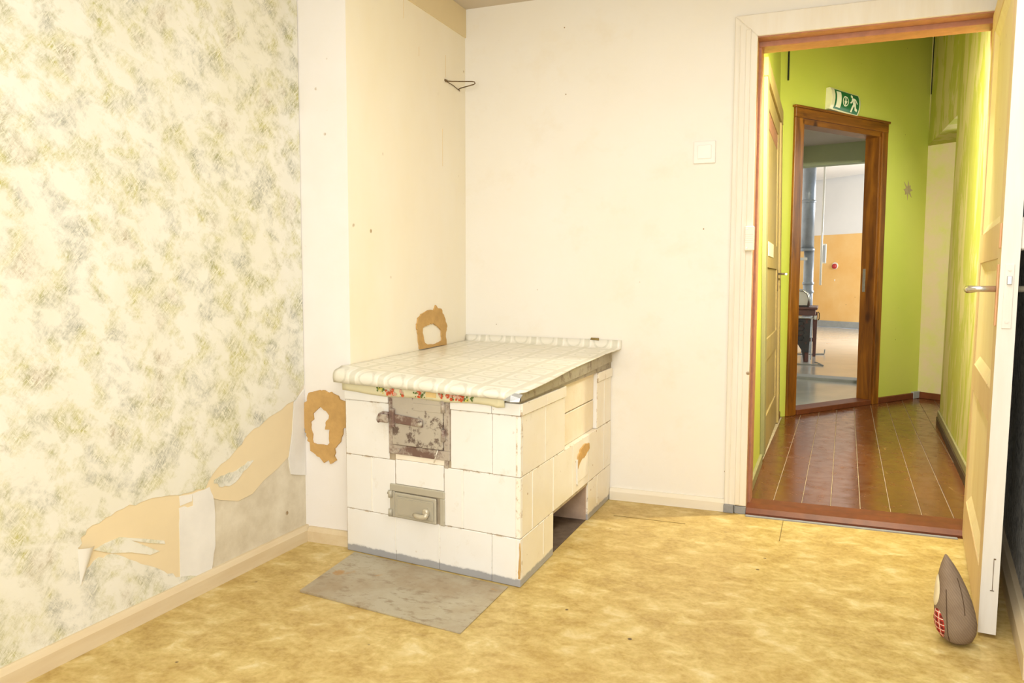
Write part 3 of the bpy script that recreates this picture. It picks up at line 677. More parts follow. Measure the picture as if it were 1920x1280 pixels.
# side door of the hall
d2 = root('door_2', (1.565, 1.7, 0), 'aged ochre panelled side door in the left hall wall', 'door', kind='structure')
hb = lambda name, y0, y1, z0, z1, x0, x1, m, bev=0.003: one(name, d2, lambda b: b.box(x0, x1, y0, y1, z0, z1, m, bev), warp=HW)
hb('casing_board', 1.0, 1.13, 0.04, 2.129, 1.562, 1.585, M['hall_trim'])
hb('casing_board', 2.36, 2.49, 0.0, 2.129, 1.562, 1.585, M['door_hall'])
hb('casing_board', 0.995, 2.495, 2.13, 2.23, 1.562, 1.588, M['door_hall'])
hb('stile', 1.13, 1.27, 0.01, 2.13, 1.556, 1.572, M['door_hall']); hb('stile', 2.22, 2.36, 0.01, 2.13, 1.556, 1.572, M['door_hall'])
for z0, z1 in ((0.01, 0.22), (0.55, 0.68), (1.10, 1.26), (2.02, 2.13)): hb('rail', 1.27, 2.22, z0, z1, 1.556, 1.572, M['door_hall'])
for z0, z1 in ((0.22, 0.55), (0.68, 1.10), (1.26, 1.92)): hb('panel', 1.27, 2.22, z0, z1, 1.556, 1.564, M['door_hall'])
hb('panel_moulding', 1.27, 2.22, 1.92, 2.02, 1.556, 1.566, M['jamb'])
hb('push_plate', 1.35, 1.80, 1.17, 1.255, 1.572, 1.575, M['trim'], 0.001)
b = MB(); b.tube([(1.56, 2.29, 1.07), (1.605, 2.29, 1.07), (1.615, 2.28, 1.07), (1.616, 2.20, 1.068)], 0.008, M['chrome'], 10); b.build('handle', d2)
hb('escutcheon', 2.275, 2.305, 0.95, 1.10, 1.56, 1.576, M['wire'], 0.001)

# pine door frame in the skew wall
pf = root('door_3', TA((SL+SR)/2, 0, 0), 'varnished brown pine door frame in the slanted green wall', 'door frame', kind='structure')
ab = lambda name, s0, s1, d0, d1, z0, z1, m=None, bev=0.003: one(name, pf, lambda b: b.box(s0, s1, d0, d1, z0, z1, m or M['pine'], bev, T=TA))
ab('casing_board', SL-0.12, SL-0.035, 0, 0.022, 0.0, ST+0.005); ab('casing_board', SR+0.02, SR+0.095, 0, 0.022, 0.0, ST+0.005)
ab('casing_board', SL-0.12, SR+0.095, 0, 0.024, ST+0.005, ST+0.075, M['pine_head']); ab('casing_cap', SL-0.135, SR+0.105, 0, 0.034, ST+0.075, ST+0.092, M['pine_head'])
ab('jamb_side', SL-0.06, SL, -0.12, 0.008, 0, ST); ab('jamb_side', SR, SR+0.05, -0.12, 0.008, 0, ST); ab('jamb_head', SL-0.06, SR+0.05, -0.12, 0.008, ST-0.035, ST+0.05, M['pine_head'])
one('strike_plate', pf, lambda b: b.box(SR-0.002, SR, -0.10, -0.075, 0.93, 1.12, M['screw'], 0.001, T=TA))
ab('threshold', SL, SR, -0.13, 0.02, 0, 0.04, M['sill_red'])

# emergency exit luminaire above the pine frame
sg = root('exit_sign', TA(0.55, 0.0, 2.385), 'green running man emergency exit sign above the pine door frame', 'exit sign')
SS0, SS1, SZ, SH = 0.455, 0.80, 2.388, 0.080
tilt = math.radians(-3.5)
def TS(u, v, out=0.0):
    """u along the sign 0..1, v up -1..1 on the bulging face"""
    s = SS0+(SS1-SS0)*u; z = SH*v
    d = 0.012+0.042*math.sqrt(max(0.0, 1-0.80*v*v))+out
    c = (SS0+SS1)/2; s2 = c+(s-c)*math.cos(tilt)-z*math.sin(tilt); z2 = (s-c)*math.sin(tilt)+z*math.cos(tilt)
    return TA(s2, d, SZ+z2)
def TSb(u, v): p = TS(u, v); q = TS(u, v, -(0.012+0.042*math.sqrt(max(0.0, 1-0.80*v*v)))); return q
def sbody(b):
    N = 14
    rows = [[TS(u, -1+2*k/N) for k in range(N+1)] for u in (-0.02, 0, 0.5, 1.0, 1.02)]
    b.grid(rows, M['sign_body'])
    for u, dr_ in ((-0.02, 0), (1.02, 1)): b.face([TSb(u, -1)]+[TS(u, -1+2*k/N) for k in range(N+1)]+[TSb(u, 1)], M['sign_body'])
    for v in (-1, 1): b.face([TSb(-0.02, v), TS(-0.02, v), TS(1.02, v), TSb(1.02, v)], M['sign_body'])
one('housing', sg, sbody, merge=True, recalc=True)
def patch(b, poly, m, out):
    b.face([TS(u, v, out) for u, v in poly], m)
def sface(b):
    N = 12
    b.grid([[TS(u, -0.90+1.80*k/N, 0.0015) for k in range(N+1)] for u in (0.10, 0.4, 0.7, 0.97)], M['sign_green'])
fc = one('face', sg, sface)
def pict(b):
    N = 8; m = M['sign_white']
    b.grid([[TS(u, -0.74+1.48*k/N, 0.003) for k in range(N+1)] for u in (0.15, 0.315)], m)      # the doorway
    R = 0.105; asp = (SS1-SS0)/SH
    cx = 0.47
    for k in range(24):                                                                              # ring
        a, c = 2*math.pi*k/24, 2*math.pi*(k+1)/24
        q = lambda r, t_: TS(cx+r*math.cos(t_), r*math.sin(t_)*asp*1.06, 0.003)
        b.face([q(R, a), q(R, c), q(R*0.80, c), q(R*0.80, a)], m)
    patch(b, [(cx-0.018, 0.36), (cx-0.018, 0.0), (cx+0.018, 0.0), (cx+0.018, 0.36)], m, 0.003)      # arrow down
    patch(b, [(cx-0.055, 0.02), (cx, -0.40), (cx+0.055, 0.02)], m, 0.0034)
    # running man
    hx, hy = 0.70, 0.62
    patch(b, [(hx+0.037*math.cos(k*math.pi/6), hy+0.155*math.sin(k*math.pi/6)) for k in range(12)], m, 0.003)
    for q in ([(0.695, 0.46), (0.765, 0.50), (0.835, 0.02), (0.775, -0.16), (0.735, -0.10)],         # trunk
              [(0.700, 0.44), (0.735, 0.30), (0.700, 0.02), (0.645, -0.10), (0.625, 0.02), (0.670, 0.14)],   # front arm
              [(0.760, 0.52), (0.835, 0.44), (0.905, 0.05), (0.880, 0.00), (0.815, 0.26), (0.76, 0.34)],   # back arm
              [(0.735, -0.10), (0.80, -0.16), (0.755, -0.40), (0.745, -0.82), (0.695, -0.82), (0.700, -0.36)],   # front leg
              [(0.775, -0.10), (0.835, 0.0), (0.855, -0.36), (0.915, -0.50), (0.915, -0.68), (0.825, -0.60), (0.80, -0.36)]):   # back leg
        patch(b, q, m, 0.0032)
one('running_man_print', fc, pict)
# ------------------------------------------------------------------ rooms beyond the pine frame
far = V((2.208-1.64, 5.086-5.223, 0)).normalized(); fn = V((far.y, -far.x, 0))
TF = frame((1.64, 5.223, 0), far, fn)
struct(one('floor', None, lambda b: b.prism([tuple(TA(-0.45, -0.12, 0))[:2], tuple(TA(1.95, -0.12, 0))[:2], (3.6, 4.3), (3.6, 4.9), tuple(TF(2.0, 0, 0))[:2], tuple(TF(-0.9, 0, 0))[:2]], -0.06, 0.0, M['vest_floor'])), 'blue grey painted floor just beyond the pine door frame', 'floor')
struct(one('trim_5', None, lambda b: b.box(-0.9, 2.0, -0.12, 0.12, -0.02, 0.03, M['grey_skirt'], 0.006, T=TF)), 'dark grey sill between vestibule and far room', 'threshold')
struct(one('floor', None, lambda b: b.prism([tuple(TF(-1.2, -0.1, 0))[:2], tuple(TF(3.4, -0.1, 0))[:2], (5.0, 12.2), (0.4, 16.2), (-0.4, 15.5)], -0.06, 0.0, M['far_floor'])), 'pale grey glossy floor of the far room', 'floor')
def beam(b):
    b.box(-0.9, 2.2, -0.13, 0.0, 2.195, 3.2, M['far_beam'], T=TF); b.box(-0.9, -0.25, -0.13, 0.0, 0, 2.195, M['far_beam'], T=TF); b.box(1.35, 2.2, -0.13, 0.0, 0, 2.195, M['far_beam'], T=TF)
struct(one('wall_vestibule', None, beam), 'pale green beam wall above the opening to the far room', 'wall')
struct(one('ceiling', None, lambda b: b.prism([tuple(TA(-0.45, -0.12, 0))[:2], tuple(TA(1.95, -0.12, 0))[:2], (3.6, 4.3), (3.6, 4.9), tuple(TF(2.0, 0, 0))[:2], tuple(TF(-0.9, 0, 0))[:2]], 2.40, 2.5, M['vest_ceil'])), 'lilac grey ceiling seen through the pine door frame', 'ceiling')
struct(one('wall_vestibule_left', None, lambda b: b.prism([tuple(TA(-0.45, -0.12, 0))[:2], tuple(TF(-0.3, 0, 0))[:2], tuple(TF(-0.45, 0, 0))[:2], tuple(TA(-0.6, -0.12, 0))[:2]], 0, 2.45, M['far_white'])), 'white side wall of the vestibule, out of sight', 'wall')
fw = V((2.572-1.767, 14.429-15.088, 0)).normalized(); fwn = V((fw.y, -fw.x, 0))
TQ = frame((1.767, 15.088, 0), fw, fwn)
fwall = one('wall_far', None, lambda b: b.box(-3.0, 4.2, -0.12, 0.0, 0, 3.4, M['far_white'], T=TQ)); struct(fwall, 'far room wall, white above an orange dado', 'wall')
one('orange_dado', fwall, lambda b: b.box(-3.0, 4.2, 0.0, 0.006, 0.02, 2.0, M['far_orange'], T=TQ))
struct(one('baseboard_far', None, lambda b: b.box(-3.0, 4.2, 0.006, 0.035, 0, 0.14, M['grey_skirt'], 0.006, T=TQ)), 'grey skirting under the orange wall of the far room', 'baseboard')
struct(one('ceiling', None, lambda b: b.prism([tuple(TF(-1.2, -0.1, 0))[:2], tuple(TF(3.4, -0.1, 0))[:2], (5.0, 12.2), (0.4, 16.2), (-0.8, 15.5)], 3.2, 3.3, M['far_white'])), 'ceiling of the far room, out of sight', 'ceiling')
struct(one('wall_far_left', None, lambda b: b.prism([(0.45, 5.3), (-0.6, 15.5), (-0.75, 15.5), (0.3, 5.3)], 0, 3.25, M['far_white'])), 'left wall of the far room, hidden by the pine frame', 'wall')
# things in the far room
ft = TQ(0.0, 0, 0)
b = MB(); bt = root('alarm_button', TQ(0.32, 0.006, 1.33), 'small red round button on the orange wall of the far room', 'button')
def disk(b, c, nrm, r, h, m, n=16): b.tube([c, c+nrm*h], r, m, n)
one('collar', bt, lambda b: disk(b, TQ(0.32, 0.006, 1.33), fwn, 0.075, 0.02, M['enamel'])); one('red_knob', bt, lambda b: b.tube([TQ(0.32, 0.02, 1.32), TQ(0.32, 0.06, 1.32), TQ(0.32, 0.075, 1.32)], [0.058, 0.052, 0.02], M['red_plastic'], 16))
one('drip_mark', bt, lambda b: b.box(0.305, 0.325, 0.006, 0.009, 1.00, 1.04, M['enamel'], T=TQ))
PX, PY = 1.62, 8.35
sp = root('stove_pipe', (PX, PY, 0), 'tall grey metal stove pipe behind the brown table', 'pipe')
one('pipe_section', sp, lambda b: b.tube([(PX-0.025, PY, 1.45), (PX-0.025, PY, 3.2)], 0.088, M['pipe'], 18)); one('pipe_section', sp, lambda b: b.tube([(PX, PY, 0), (PX, PY, 1.45)], 0.068, M['pipe'], 18))
for z, r, x in ((1.45, 0.098, -0.025), (2.12, 0.097, -0.025), (0.98, 0.078, 0), (0.86, 0.078, 0)): one('collar', sp, lambda b: b.tube([(PX+x, PY, z-0.02), (PX+x, PY, z+0.02)], r, M['pipe'], 18))
one('bracket', sp, lambda b: b.box(PX-0.14, PX-0.02, PY-0.10, PY-0.07, 1.30, 1.34, M['enamel'], 0.004))
tag(one('water_pipe', None, lambda b: b.tube([(1.775, 9.0, 0.95), (1.775, 9.0, 1.6), (1.79, 9.0, 3.2)], 0.016, M['enamel'], 10)), 'thin pale pipe running beside the stove pipe', 'pipe')
jx = root('junction_box', (1.80, 9.05, 1.38), 'pale grey flat box beside the thin pipe', 'box')
one('housing', jx, lambda b: b.box(1.775, 1.845, 9.02, 9.08, 1.27, 1.56, M['enamel'], 0.008)); one('lid', jx, lambda b: b.box(1.785, 1.835, 9.012, 9.02, 1.29, 1.54, M['far_white'], 0.004))
tb = root('treadle_table', (1.40, 7.4, 0), 'dark ornate iron table base with brown wooden top', 'table')
one('tabletop', tb, lambda b: (b.box(1.10, 1.77, 6.95, 7.85, 0.655, 0.685, M['mahog'], 0.006), b.box(1.12, 1.745, 6.98, 7.82, 0.58, 0.655, M['mahog'], 0.004)))
def side(b):
    out = [(1.30, 0.0), (1.345, 0.0), (1.37, 0.14), (1.43, 0.22), (1.49, 0.25), (1.55, 0.22), (1.60, 0.14), (1.625, 0.0), (1.675, 0.0), (1.69, 0.28), (1.70, 0.57), (1.29, 0.57), (1.285, 0.28)]
    b.prism(out, 6.96, 6.99, M['cast'], lambda x, z, y: (x, y, z))
    for z in (0.30, 0.36, 0.42, 0.48):
        b.tube([(1.36+0.035*math.cos(k*math.pi/6), 6.957, z+0.03*math.sin(k*math.pi/6)) for k in range(13)], 0.005, M['cast'], 6)
        b.tube([(1.58+0.04*math.cos(k*math.pi/6), 6.957, z+0.03*math.sin(k*math.pi/6)) for k in range(13)], 0.005, M['cast'], 6)
one('iron_side', tb, side)
one('foot', tb, lambda b: b.box(1.635, 1.68, 6.945, 6.99, 0, 0.12, M['mahog'], 0.006)); one('foot', tb, lambda b: b.box(1.30, 1.345, 6.945, 6.99, 0, 0.12, M['mahog'], 0.006))
one('edge_strip', tb, lambda b: b.box(1.702, 1.716, 6.955, 6.99, 0.03, 0.56, M['pipe'], 0.003))
one('leg', tb, lambda b: b.hull8([(1.715, 7.74, 0), (1.755, 7.74, 0), (1.755, 7.78, 0), (1.715, 7.78, 0), (1.705, 7.73, 0.6), (1.765, 7.73, 0.6), (1.765, 7.79, 0.6), (1.705, 7.79, 0.6)], M['mahog'], 0.004))
one('leg', tb, lambda b: b.box(1.13, 1.18, 7.74, 7.79, 0, 0.6, M['mahog'], 0.004))
one('stretcher', tb, lambda b: b.box(1.18, 1.72, 7.75, 7.78, 0.20, 0.25, M['mahog'], 0.004))
one('bar', tb, lambda b: b.tube([(1.25, 6.93, 0.56), (1.74, 6.93, 0.56)], 0.018, M['chrome'], 10)); one('bar_end', tb, lambda b: b.tube([(1.735, 6.93, 0.56), (1.765, 6.93, 0.56)], 0.026, M['enamel'], 10))
one('hook', tb, lambda b: b.tube([(1.772, 7.3, 0.62), (1.79, 7.3, 0.60), (1.79, 7.3, 0.53), (1.775, 7.3, 0.51)], 0.006, M['black_cable'], 6))
ap = root('kettle', (1.57, 7.25, 0.685), 'pale round topped appliance on the brown table', 'appliance')  # toaster-like appliance with a dark base
def arch(b):
    pts = [(1.47, 0.70), (1.655, 0.70)]+[(1.5625+0.0925*math.cos(a), 0.795+0.085*math.sin(a)) for a in [k*math.pi/10 for k in range(11)]]
    b.prism(pts, 7.15, 7.30, M['enamel'], lambda x, z, y: (x, y, z), 0.006)
one('body', ap, arch); one('base', ap, lambda b: b.box(1.465, 1.665, 7.13, 7.31, 0.685, 0.705, M['cast'], 0.004))
one('handle', ap, lambda b: b.tube([(1.66, 7.12, 0.70), (1.668, 7.12, 0.79), (1.645, 7.12, 0.855), (1.60, 7.12, 0.89), (1.54, 7.12, 0.90)], 0.016, M['chrome'], 10))
tag(one('wire', None, lambda b: b.tube([(1.40, 7.95, 0.008), (1.60, 7.98, 0.008), (1.86, 8.10, 0.008), (1.865, 8.12, 0.03), (1.868, 8.12, 0.07)], 0.008, M['grey_skirt'], 6)), 'thin wire on the far floor beside the table leg', 'wire')
tag(one('wire', None, lambda b: b.tube([(1.40, 6.62, 0.008), (1.70, 6.56, 0.008), (1.86, 6.52, 0.008), (1.80, 6.80, 0.008), (1.76, 6.84, 0.012)], 0.007, M['grey_skirt'], 6)), 'bent wire lying in front of the dark iron table base', 'wire')

# ------------------------------------------------------------------ the tiled stove
FL, FR = V((0.2388, -1.0721, 0)), V((0.9644, -1.1676, 0))
ef = (FR-FL).normalized(); nf = V((ef.y, -ef.x, 0)); LF = (FR-FL).length
TFr = frame(FL, ef, nf)
TSd = lambda y, d, z: V((0.9644+d, y, z))
st = root('tiled_stove', (0.6, -0.58, 0), 'low white tiled kitchen stove with two iron doors', 'stove')
def core(b):
    a, c = TFr(-0.02, -0.0035, 0), TFr(LF-0.0035, -0.0035, 0)
    X = 0.9609
    yA, yB = -0.826, -0.370
    yc = lambda x: a.y+(c.y-a.y)*(x-a.x)/(c.x-a.x)
    def blk(pts, z0, z1, m=M['grout']): b.prism(pts, z0, z1, m)
    x0 = 0.2175
    blk([(x0, yc(x0)), (X, yc(X)), (X, yA-0.004), (x0, yA-0.004)], 0, 0.155)
    blk([(x0, yB+0.004), (X, yB+0.004), (X, -0.001), (x0, -0.001)], 0, 0.155)
    blk([(x0, yA-0.004), (0.48, yA-0.004), (0.48, yB+0.004), (x0, yB+0.004)], 0, 0.155, M['pinkbrick'])
    blk([(x0, yc(x0)), (X, yc(X)), (X, -0.001), (x0, -0.001)], 0.155, 0.372)
    N0, N1, XN = -0.695, -0.235, 0.905
    blk([(x0, yc(x0)), (X, yc(X)), (X, N0-0.004), (XN, N0-0.004), (XN, N1+0.004), (X, N1+0.004), (X, -0.001), (x0, -0.001)], 0.372, 0.626)
one('core', st, core)
one('firewood_bay_floor', st, lambda b: b.box(0.482, 0.955, -0.828, -0.368, 0.0, 0.003, M['darkfloor']))
one('firewood_bay_wall', st, lambda b: b.box(0.482, 0.955, -0.374, -0.366, 0.0, 0.154, M['pinkbrick']))
one('firewood_bay_soffit', st, lambda b: b.box(0.482, 0.958, -0.826, -0.37, 0.152, 0.156, M['clay']))
def tile(T, s0, s1, z0, z1, m, name='tile', out=0.0, g=0.0009):
    o = out+random.uniform(-0.0009, 0.0009)
    return one(name, st, lambda b: b.box(s0+g, s1-g, -0.018, o, z0+g, z1-g, m, 0.0018, T=T))
R3, R2, R1, CP = (0.0, 0.1655), (0.1655, 0.3735), (0.3735, 0.5805), (0.5805, 0.6225)
mt = M['tile']
for a, c in ((-0.0205, 0.212), (0.212, 0.404), (0.404, 0.621), (0.621, LF)): tile(TFr, a, c, *R3, mt)
for a, c in ((-0.0205, 0.103), (0.103, 0.2115), (0.4265, 0.505), (0.505, LF)): tile(TFr, a, c, *R2, mt)
tile(TFr, 0.2125, 0.4255, 0.2865, 0.3785, mt)
for a, c in ((-0.0205, 0.186), (0.4535, 0.6225), (0.6225, LF)):
    tile(TFr, a, c, *R1, mt); tile(TFr, a, c, *CP, mt, 'cap_tile', 0.006)
ms = M['tile_side']
Y0 = -1.1676
for a, c in ((Y0, -0.92), (-0.92, -0.695), (-0.235, -0.12), (-0.12, -0.003)):
    tile(TSd, a, c, *R1, ms); tile(TSd, a, c, *CP, ms, 'cap_tile', 0.006)
for a, c in ((Y0, -1.051), (-1.051, -0.829), (-0.829, -0.591), (-0.591, -0.365), (-0.365, -0.123), (-0.123, -0.003)): tile(TSd, a, c, *R2, ms)
for a, c in ((Y0, -0.938), (-0.938, -0.826), (-0.370, -0.228), (-0.228, -0.003)): tile(TSd, a, c, *R3, ms)
def joint(T, s, z0, z1, w=0.0040, out=0.0011): one('joint', st, lambda b: b.box(s-w, s+w, -0.003, out, z0+0.003, z1-0.003, M['joint'], 0.0005, T=T))
for s_ in (0.212, 0.404): joint(TFr, s_, 0.036, R3[1], 0.0022)
joint(TFr, 0.103, *R2); joint(TFr, 0.503, *R2)
for y in (-0.92, -0.12): joint(TSd, y, *R1)
for y in (-1.051, -0.829, -0.591, -0.365, -0.123): joint(TSd, y, *R2)
for y in (-0.938, -0.228): joint(TSd, y, 0.036, R3[1])
# the niche: two rendered blocks set back, white cheek of the next tile
for z0, z1 in ((0.375, 0.502), (0.505, 0.632)): tile(TSd, -0.693, -0.237, z0, z1, M['render'], 'niche_block', -0.042)
one('niche_ledge', st, lambda b: b.box(0.905, 0.962, -0.693, -0.237, 0.3705, 0.3745, M['render'], 0.001))
one('niche_cheek', st, lambda b: b.box(0.912, 0.962, -0.2385, -0.2345, 0.3755, 0.622, M['tile'], 0.001))
one('clean_out_plug', st, lambda b: b.box(-0.535, -0.385, 0.0, 0.004, 0.205, 0.30, M['tile_side'], 0.0015, T=TSd))
b = MB(); b.prism(rough([(-0.535, 0.262), (-0.53, 0.312), (-0.50, 0.335), (-0.44, 0.345), (-0.375, 0.338), (-0.37, 0.315), (-0.42, 0.298), (-0.50, 0.285)], 0.004, 3, 8), 0.0, 0.006, M['clay'], lambda y, z, d: TSd(y, d, z)); b.build('clay_patch', st)
b = MB(); b.prism(rough([(-0.54, 0.20), (-0.545, 0.30), (-0.533, 0.30), (-0.530, 0.205), (-0.53, 0.19)], 0.002, 3, 9), 0.0, 0.005, M['filler'], lambda y, z, d: TSd(y, d, z)); b.build('plaster_edge', st)
b = MB(); b.prism(rough([(LF-0.008, 0.03), (LF-0.007, 0.06), (LF-0.004, 0.10), (LF-0.003, 0.15), (LF-0.001, 0.155), (LF-0.001, 0.03)], 0.0015, 4, 6), -0.004, 0.0014, M['clay'], lambda s, z, d: TFr(s, d, z)); b.build('worn_corner', st)
# mortar line over the ash door and the iron strip under the fire door
one('mortar_strip', st, lambda b: b.box(0.213, 0.426, -0.012, -0.002, 0.3785, 0.398, M['render'], 0.001, T=TFr))
# fire door
fd = one('fire_door_frame', st, lambda b: (b.box(0.187, 0.452, -0.012, 0.004, 0.398, 0.432, M['iron_frame'], 0.0015, T=TFr), b.box(0.187, 0.206, -0.012, 0.004, 0.432, 0.622, M['iron_frame'], 0.0015, T=TFr),
    b.box(0.428, 0.452, -0.012, 0.004, 0.432, 0.622, M['iron_frame'], 0.0015, T=TFr), b.box(0.206, 0.428, -0.012, -0.006, 0.432, 0.622, M['dark'], T=TFr), b.box(0.43, 0.445, -0.006, 0.001, 0.37, 0.398, M['iron_frame'], T=TFr)))
fdo = one('fire_door', st, lambda b: (b.box(0.2075, 0.4265, -0.004, 0.009, 0.434, 0.6165, M['iron_door'], 0.002, T=TFr), b.box(0.30, 0.4265, 0.009, 0.0105, 0.565, 0.592, M['iron_door'], 0.001, T=TFr)))
one('keeper', fdo, lambda b: b.box(0.201, 0.222, 0.006, 0.022, 0.497, 0.566, M['iron_frame'], 0.003, T=TFr))
one('latch_bar', fdo, lambda b: b.hull8([TFr(0.215, 0.010, 0.514), TFr(0.345, 0.010, 0.508), TFr(0.345, 0.017, 0.508), TFr(0.215, 0.017, 0.514), TFr(0.215, 0.010, 0.547), TFr(0.345, 0.010, 0.536), TFr(0.345, 0.017, 0.536), TFr(0.215, 0.017, 0.547)], M['iron_frame'], 0.002))
one('latch_grip', fdo, lambda b: (b.box(0.160, 0.206, 0.026, 0.034, 0.515, 0.545, M['iron_frame'], 0.003, T=TFr), b.tube([TFr(0.164, 0.030, 0.517), TFr(0.156, 0.026, 0.523), TFr(0.154, 0.020, 0.531), TFr(0.156, 0.014, 0.540), TFr(0.166, 0.010, 0.545), TFr(0.200, 0.012, 0.545)], 0.0065, M['iron_frame'], 8)))
one('rivet', fdo, lambda b: b.tube([TFr(0.337, 0.017, 0.522), TFr(0.337, 0.022, 0.522), TFr(0.337, 0.0235, 0.522)], [0.011, 0.010, 0.005], M['iron_door'], 14))
for z in (0.487, 0.588): one('hinge', fdo, lambda b: b.tube([TFr(0.4285, 0.008, z-0.021), TFr(0.4285, 0.008, z+0.021)], 0.0085, M['iron_frame'], 10))
one('twig', fdo, lambda b: b.tube([TFr(0.404, 0.006, 0.432), TFr(0.386, 0.004, 0.385)], 0.0018, M['trim'], 6))
for s in (0.232, 0.395): one('frame_rivet', fd, lambda b: b.tube([TFr(s, 0.004, 0.413), TFr(s, 0.007, 0.413)], [0.007, 0.005], M['iron_frame'], 10))
# ash door
one('ash_door_frame', st, lambda b: (b.box(0.190, 0.431, -0.01, 0.007, 0.260, 0.287, M['ash_door'], 0.003, T=TFr), b.box(0.190, 0.214, -0.01, 0.007, 0.163, 0.260, M['ash_door'], 0.003, T=TFr), b.box(0.411, 0.431, -0.01, 0.007, 0.163, 0.260, M['ash_door'], 0.003, T=TFr),
    b.box(0.214, 0.411, -0.012, -0.006, 0.163, 0.262, M['dark'], T=TFr)))
sw = 0.012
TAD = lambda s, d, z: TFr(0.213+(s-0.213)*math.cos(sw)-d*math.sin(sw)*0, 0.002+d+(s-0.213)*math.sin(sw), z)
ad = one('ash_door', st, lambda b: (b.box(0.2135, 0.399, 0.0, 0.008, 0.165, 0.258, M['ash_door'], 0.004, T=TAD), b.box(0.226, 0.389, 0.008, 0.0115, 0.176, 0.247, M['ash_door'], 0.003, T=TAD), b.box(0.233, 0.384, 0.0112, 0.0125, 0.183, 0.240, M['ash_door'], 0.001, T=TAD)))
one('handle', ad, lambda b: (b.tube([TAD(0.362, 0.010, 0.208), TAD(0.362, 0.022, 0.208), TAD(0.362, 0.026, 0.208)], [0.013, 0.013, 0.008], M['ash_handle'], 14), b.tube([TAD(0.371, 0.022, 0.206), TAD(0.366, 0.026, 0.194), TAD(0.350, 0.028, 0.190), TAD(0.328, 0.027, 0.191), TAD(0.312, 0.022, 0.194)], [0.009, 0.010, 0.0105, 0.010, 0.006], M['ash_handle'], 10)))
for z in (0.181, 0.250): one('hinge', ad, lambda b: b.tube([TFr(0.197, 0.011, z-0.013), TFr(0.197, 0.011, z+0.013)], 0.008, M['ash_door'], 10))
one('hinge_pin', ad, lambda b: b.tube([TFr(0.186, 0.008, 0.252), TFr(0.200, 0.012, 0.252)], 0.006, M['ash_door'], 8))
# top plate with a greasy rim
def ztop(u, v): return (0.700+(0.660-0.700)*u)*(1-v)+(0.722+(0.706-0.722)*u)*v
def plate(b):
    a, c = TFr(-0.018, 0.0, 0), TFr(LF, 0.0, 0)
    q = [(0.2185, a.y, 0.6235), (0.962, c.y, 0.6235), (0.962, -0.002, 0.6235), (0.2185, -0.002, 0.6235)]
    p = [(0.2185, a.y, ztop(0, 0)-0.004), (0.962, c.y, ztop(1, 0)-0.004), (0.962, -0.002, ztop(1, 1)-0.004), (0.2185, -0.002, ztop(0, 1)-0.004)]
    b.hull8(q+p, M['rim'])
one('top_plate', st, plate)
def rimf(b):
    N = 8; r = random.Random(3); lo, hi, lo2, hi2 = [], [], [], []
    for k in range(N+1):
        y = -1.185+(1.155)*k/N; f = k/N; w = r.uniform(-0.002, 0.002)
        z0 = 0.633+0.020*f**1.5+w; z1 = ztop(1, f)-0.002
        lo.append((0.974+w, y, z0)); hi.append((0.970, y, z1)); lo2.append((0.9715+w, y, z0)); hi2.append((0.9655, y, z1))
    b.grid([lo, hi], M['rim']); b.grid([lo2, hi2], M['rim']); b.grid([lo, lo2], M['rim'])
one('rim_edge', st, rimf)
b = MB()
b.grid([[TFr(0.693, 0.050, 0.637), TFr(0.72, 0.052, 0.634), TFr(0.748, 0.040, 0.634)], [TFr(0.698, 0.046, 0.640), TFr(0.722, 0.050, 0.656), TFr(0.750, 0.036, 0.646)], [TFr(0.71, 0.03, 0.65), TFr(0.725, 0.03, 0.661), TFr(0.748, 0.015, 0.655)]], M['tin'], smooth=False)
b.build('rim_corner', st)

